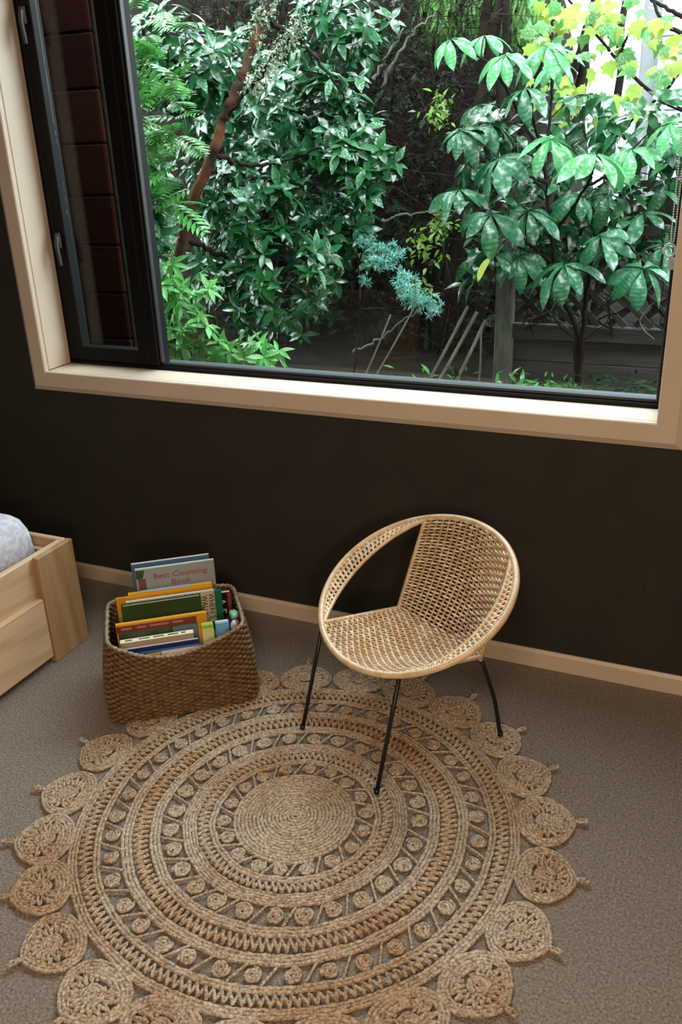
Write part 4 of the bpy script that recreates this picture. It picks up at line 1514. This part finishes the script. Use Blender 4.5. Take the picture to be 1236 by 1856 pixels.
# ---- blue-green conifer sprays in the middle
cbp = (-1.964, 4.5, .26)
con = empty('blue_conifer', cbp)
tag(con, 'small conifer with blue green tufted sprays in front of the dark thicket', 'conifer')
for pts in ([[-1.964, 4.5, 0.25], [-1.863, 4.4, 0.656], [-1.687, 4.25, 0.857], [-1.592, 4.2, 0.96]], [[-1.863, 4.4, 0.656], [-1.61, 4.2, 0.701], [-1.412, 4.1, 0.766]], [[-1.863, 4.4, 0.656], [-1.872, 4.4, 0.888], [-1.791, 4.35, 1.013]], [[-1.61, 4.2, .701], [-1.55, 4.15, .80], [-1.49, 4.1, .87]], [[-1.863, 4.4, .68], [-1.78, 4.25, .80], [-1.732, 4.15, .845]]):
    build_branch(con, rel(pts, cbp), .008, .003, M['bark'], 'branch', 16, .003)
needle = leaf_shape(1, .16, .2, .1)
rs = np.random.default_rng(51)
for c, r in [([-1.771, 4.3, 1.019], 0.07), ([-1.65, 4.2, 0.999], 0.08), ([-1.573, 4.15, 0.966], 0.07), ([-1.626, 4.1, 0.945], 0.07), ([-1.732, 4.15, 0.848], 0.04), ([-1.497, 4.1, 0.882], 0.07), ([-1.461, 4.0, 0.846], 0.08), ([-1.395, 4.05, 0.775], 0.08), ([-1.322, 4.0, 0.747], 0.07), ([-1.416, 3.95, 0.791], 0.07)]:
    n = int(420 * (r / .08) ** 2)
    k = n // 14
    q = rs.normal(size=(k, 3)); q /= np.linalg.norm(q, axis=1)[:, None]
    q *= rs.uniform(.2, 1, (k, 1))
    tips = np.array(c) + q * np.array([r, r * .8, r * .55])
    P = np.repeat(tips, 14, 0) + rs.normal(0, .004, (k * 14, 3))
    D = np.repeat(q, 14, 0) * .6 + rs.normal(0, .8, (k * 14, 3)) + np.array([0, -.2, .3])
    U = np.tile([0, -.4, 1.0], (k * 14, 1)) + rs.normal(0, .3, (k * 14, 3))
    V, F = scatter(needle, P - np.array(cbp), D, U, rs.uniform(.016, .032, k * 14))
    tag(fast_mesh('needle_spray', V, F, M['blue_needles'], con), kind='stuff')

# ---- weeping conifer at the top
db = (-1.6, 6.3, .5)
dr_ = empty('weeping_conifer', db)
tag(dr_, 'weeping conifer with hanging light green sprays at the top of the window', 'conifer')
build_branch(dr_, rel([(-1.6, 6.3, .3), (-1.58, 6.2, 1.8), (-1.6, 6.0, 2.7)], db), .07, .04, M['bark'], 'trunk', 20)
for x, y, z in [[-1.845, 5.6, 2.272], [-1.746, 5.5, 2.253], [-1.741, 5.7, 2.274], [-1.645, 5.6, 2.255], [-1.551, 5.5, 2.236], [-1.514, 5.6, 2.243], [-1.424, 5.5, 2.224], [-1.386, 5.6, 2.232], [-1.3, 5.5, 2.228], [-1.25, 5.6, 2.25]]:
    k = 330
    t = rs.uniform(0, 1, k)
    P = np.c_[x + rs.normal(0, .035, k) + .06 * (t - .5), y - .1 + rs.normal(0, .04, k), z + .28 - .48 * t + rs.normal(0, .02, k)]
    D = np.c_[rs.normal(0, .28, k), rs.normal(-.15, .2, k), -1 + rs.normal(0, .15, k)]
    U = np.c_[rs.normal(0, .4, k), np.full(k, -1.0), rs.normal(.4, .2, k)]
    V, F = scatter(needle, P - np.array(db), D, U, rs.uniform(.06, .11, k))
    tag(fast_mesh('hanging_spray', V, F, M['drape_needles'], dr_), kind='stuff')
    build_branch(dr_, rel([(-1.6, 6.0, 2.68), (x * .6 - .64, y + .15, z + .38), (x, y - .1, z + .28), (x + .02, y - .12, z + .02)], db), .012, .004, M['bark'], 'branch', 12, .003)

# ---- dark thicket of dead twigs behind everything
hb_ = (-2.0, 5.6, .3)
th = empty('dark_thicket', hb_)
tag(th, 'dark brown thicket of dead twigs and shaded leaves behind the shrubs', 'thicket')
rs = np.random.default_rng(61)
def thicket_points(n):
    y = rs.uniform(4.95, 6.6, n)
    x = -1.95 * (y / 5.6) + rs.uniform(-1.75, 1.05, n) * (y / 5.6)
    z = rs.uniform(.1, 2.65, n) * (y / 5.6) * .95
    ok = ~((x > -.265 * y + .1) & (z > .9))
    return np.c_[x, y, z][ok]
P = thicket_points(17000)
n = len(P)
D = rs.normal(size=(n, 3)) * np.array([1, .6, .7]) + np.array([0, 0, -.2])
L = rs.uniform(.10, .34, n)
tw_shape = (np.array([(-.010, 0, 0), (.010, 0, 0), (0, 0, .014), (-.004, 1, 0), (.004, 1, 0), (0, 1, .006)]), [(0, 1, 4, 3), (1, 2, 5, 4), (2, 0, 3, 5)])
V, F = scatter(tw_shape, P - np.array(hb_), D, np.tile([.1, .2, 1.0], (n, 1)), L)
tag(fast_mesh('twigs', V, F, M['twig'], th, False), kind='stuff')
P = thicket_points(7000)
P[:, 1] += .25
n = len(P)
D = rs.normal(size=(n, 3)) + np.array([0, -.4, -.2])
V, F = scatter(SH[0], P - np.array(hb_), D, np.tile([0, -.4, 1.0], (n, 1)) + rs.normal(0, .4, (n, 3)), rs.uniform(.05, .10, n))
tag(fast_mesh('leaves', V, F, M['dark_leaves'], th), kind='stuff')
for k in range(16):
    x = -3.6 + k * .18 + rs.normal(0, .06)
    y = rs.uniform(5.2, 6.2)
    lean = rs.normal(0, .35)
    build_branch(th, rel([(x, y, .2), (x + lean * .4, y - .1, 1.0), (x + lean, y - .15, 1.9), (x + lean * 1.3, y - .1, 2.6)], hb_), rs.uniform(.03, .07), .015, M['bark'], 'trunk', 20, .01)
for pts in ([[-1.965, 5, 1.76], [-1.849, 5.0, 1.929], [-1.723, 5.0, 2.051], [-1.646, 5.0, 2.109]], [[-2.006, 5.0, 1.8], [-1.84, 5.0, 2.037]], [[-2.095, 4.8, 0.311], [-1.912, 4.8, 0.421], [-1.67, 4.8, 0.593]], [[-1.979, 5.0, 1.06], [-1.806, 5.0, 1.09], [-1.509, 5.0, 1.119]]):
    build_branch(th, rel(pts, hb_), .010, .004, M['stake'], 'bare_branch', 16, .008)
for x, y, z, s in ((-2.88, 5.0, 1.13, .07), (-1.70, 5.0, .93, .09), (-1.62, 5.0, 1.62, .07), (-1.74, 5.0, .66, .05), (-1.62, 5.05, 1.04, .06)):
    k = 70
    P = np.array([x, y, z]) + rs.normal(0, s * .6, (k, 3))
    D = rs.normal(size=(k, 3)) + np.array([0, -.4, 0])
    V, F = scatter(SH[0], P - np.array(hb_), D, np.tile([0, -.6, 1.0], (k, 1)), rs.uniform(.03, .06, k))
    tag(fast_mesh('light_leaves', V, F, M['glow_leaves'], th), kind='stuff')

# ---- fence with lattice, right
fx0, fx1, fy = -1.077, .75, 4.5
fen = empty('timber_fence', (-.2, fy, .26))
tag(fen, 'old timber fence with boards, mossy post and diagonal lattice at lower right', 'fence')
FO = np.array([-.2, fy, .26])
def fpart(name, c, d, m='fence', b=.004, rot=None):
    mb = MB().box((0, 0, 0), d, b)
    return mb.build(name, M[m], fen, loc=np.array(c) - FO, rot=rot)
fpart('post', (-1.085, fy - .05, .56), (.085, .085, .92), 'post', .008)
fpart('post', (.62, fy - .05, .62), (.085, .085, 1.0), 'post', .008)
fpart('rail', (-.2, fy - .02, .565), (1.72, .05, .075))
fpart('rail', (-.2, fy - .02, 1.06), (1.72, .04, .05))
for z, dz in ((.463, .118), (.343, .118), (.235, .09)):
    fpart('board', (-.2 + rnd.uniform(-.01, .01), fy + .018, z), (1.72, .022, dz), rot=(0, rnd.uniform(-.004, .004), 0))
for sgn in (-1, 1):
    for k in range(17):
        x = -1.22 + k * .125
        L = .66
        cx, cz = x, .815
        lo, hi = cx - .22, cx + .22
        if lo < -1.06 or hi > .58:
            lo2, hi2 = max(lo, -1.04), min(hi, .57)
            if hi2 - lo2 < .08:
                continue
            L = .62 * (hi2 - lo2) / .44
            cxx = (lo2 + hi2) / 2
            cz = .815 + sgn * (cxx - cx) / .22 * .20
            cx = cxx
        else:
            L = .62
        fpart('lattice_slat', (cx, fy + .004 + .009 * sgn, cz), (L, .008, .030), rot=(0, -sgn * .74, 0), b=.002)
# dead vine stems tangled over the lattice
vb = (-.6, 4.42, .62)
vine = empty('dead_vine', vb)
tag(vine, 'tangle of bare dead vine stems over the dark fence lattice', 'vine')
rv = np.random.default_rng(77)
for k in range(26):
    x0 = rv.uniform(-1.0, -.15)
    pts = [(x0, 4.43, .62 + rv.uniform(-.08, .1))]
    for j in range(4):
        a = pts[-1]
        pts.append((a[0] + rv.normal(.02, .07), 4.42 + rv.normal(0, .015), a[2] + rv.uniform(.03, .13)))
    build_branch(vine, rel(pts, vb), rv.uniform(.0025, .006), .0015, M['twig'] if k % 3 else M['stake'], 'stem', 16, .003)
# leaning garden stakes
for k, (a, b) in enumerate([[[-1.238, 4.3, 0.711], [-1.357, 4.2, 0.445]], [[-1.189, 4.3, 0.685], [-1.285, 4.2, 0.478]], [[-1.145, 4.3, 0.646], [-1.231, 4.2, 0.425]], [[-1.139, 4.2, 0.611], [-1.147, 4.2, 0.388]], [[-1.732, 4.5, 0.613], [-1.815, 4.4, 0.37]], [[-1.6, 4.6, 0.691], [-1.711, 4.5, 0.462]]]):
    a, b = np.array(a), np.array(b)
    b2 = b + (b - a) * ((b[2] - .235) / (a[2] - b[2]))
    P = smooth_path([a, (a + b2) / 2 + np.array([.006, 0, .004]), b2], 8)
    o = MB().tube(P - b2, [.0085, .0095, .0085, .0092, .0086, .009, .0085, .008] if k < 3 else [.005] * 8, 7).build('garden_stake', M['stake'], None, False, loc=b2)
    tag(o, ['leftmost of the three pale stakes leaning left of the fence post', 'middle of the three pale stakes leaning left of the fence post', 'rightmost and thinnest topped of the three leaning stakes by the fence post',
            'thin upright stick standing close to the mossy fence post', 'thin leaning stick below the blue green conifer', 'thin leaning stick behind the blue green conifer'][k], 'stake', 'garden stakes in the soil')
# low weeds in front of the fence
gw = (-.6, 4.25, .27)
wd = empty('ground_weeds', gw)
tag(wd, 'low green weeds growing on the soil at the foot of the fence', 'weeds')
for x, y in ((-1.25, 4.15), (-.95, 4.2), (-.8, 4.3), (-.62, 4.2), (-.5, 4.3), (-.38, 4.25), (-.28, 4.3), (-1.4, 4.1)):
    k = 80
    P = np.c_[x + rs.normal(0, .08, k), y + rs.normal(0, .05, k), .28 + np.abs(rs.normal(0, .05, k))]
    D = rs.normal(size=(k, 3)) * np.array([1, 1, .3]) + np.array([0, -.2, .5])
    V, F = scatter(SHN[0], P - np.array(gw), D, np.tile([0, -.4, 1.0], (k, 1)) + rs.normal(0, .3, (k, 3)), rs.uniform(.03, .085, k))
    tag(fast_mesh('weed_tuft', V, F, M['bright_leaves'] if rs.uniform() > .6 else M['dark_leaves'], wd), kind='stuff')

# ---- white weatherboard house far behind
hp = (-.2, 9.6, .3)
house = empty('weatherboard_house', hp)
tag(house, 'white weatherboard house wall behind the trees at the upper right', 'house')
HO = np.array(hp)
bm_ = MB().box((0, 0, 0), (2.3, .028, .172), .006).mesh('weatherboard')
bm_.materials.append(M['board'])
for k in range(22):
    link('weatherboard', bm_, None, house, np.array((.18, 9.5 - .0, 1.12 + k * .155)) - HO, (-.11, 0, 0))
MB().box((.18, .12, 2.3), (2.26, .15, 4.2), .01).build('wall', M['board'], house)
MB().box((-.975, -.06, 2.25), (.10, .06, 4.0), .006).build('corner_board', M['board'], house)
MB().box((.18, .0, .42), (2.34, .22, .62), .01).build('foundation', M['soil'], house)

# ---- dark red cedar wing of the building outside the opening sash
ced = empty('cedar_cladding', (-3.10, 2.99, .0))
tag(ced, 'dark red cedar boards of the house seen through the narrow sash', 'cladding')
for k in range(22):
    MB().box((0, 0, 0), (1.62, .024, .186), .006).build('plank', M['cedar'], ced, loc=(-.02, -.022, .10 + k * .19))
MB().box((-.02, .03, 2.12), (1.62, .06, 4.24), .004).build('backing_wall', M['soil'], ced)
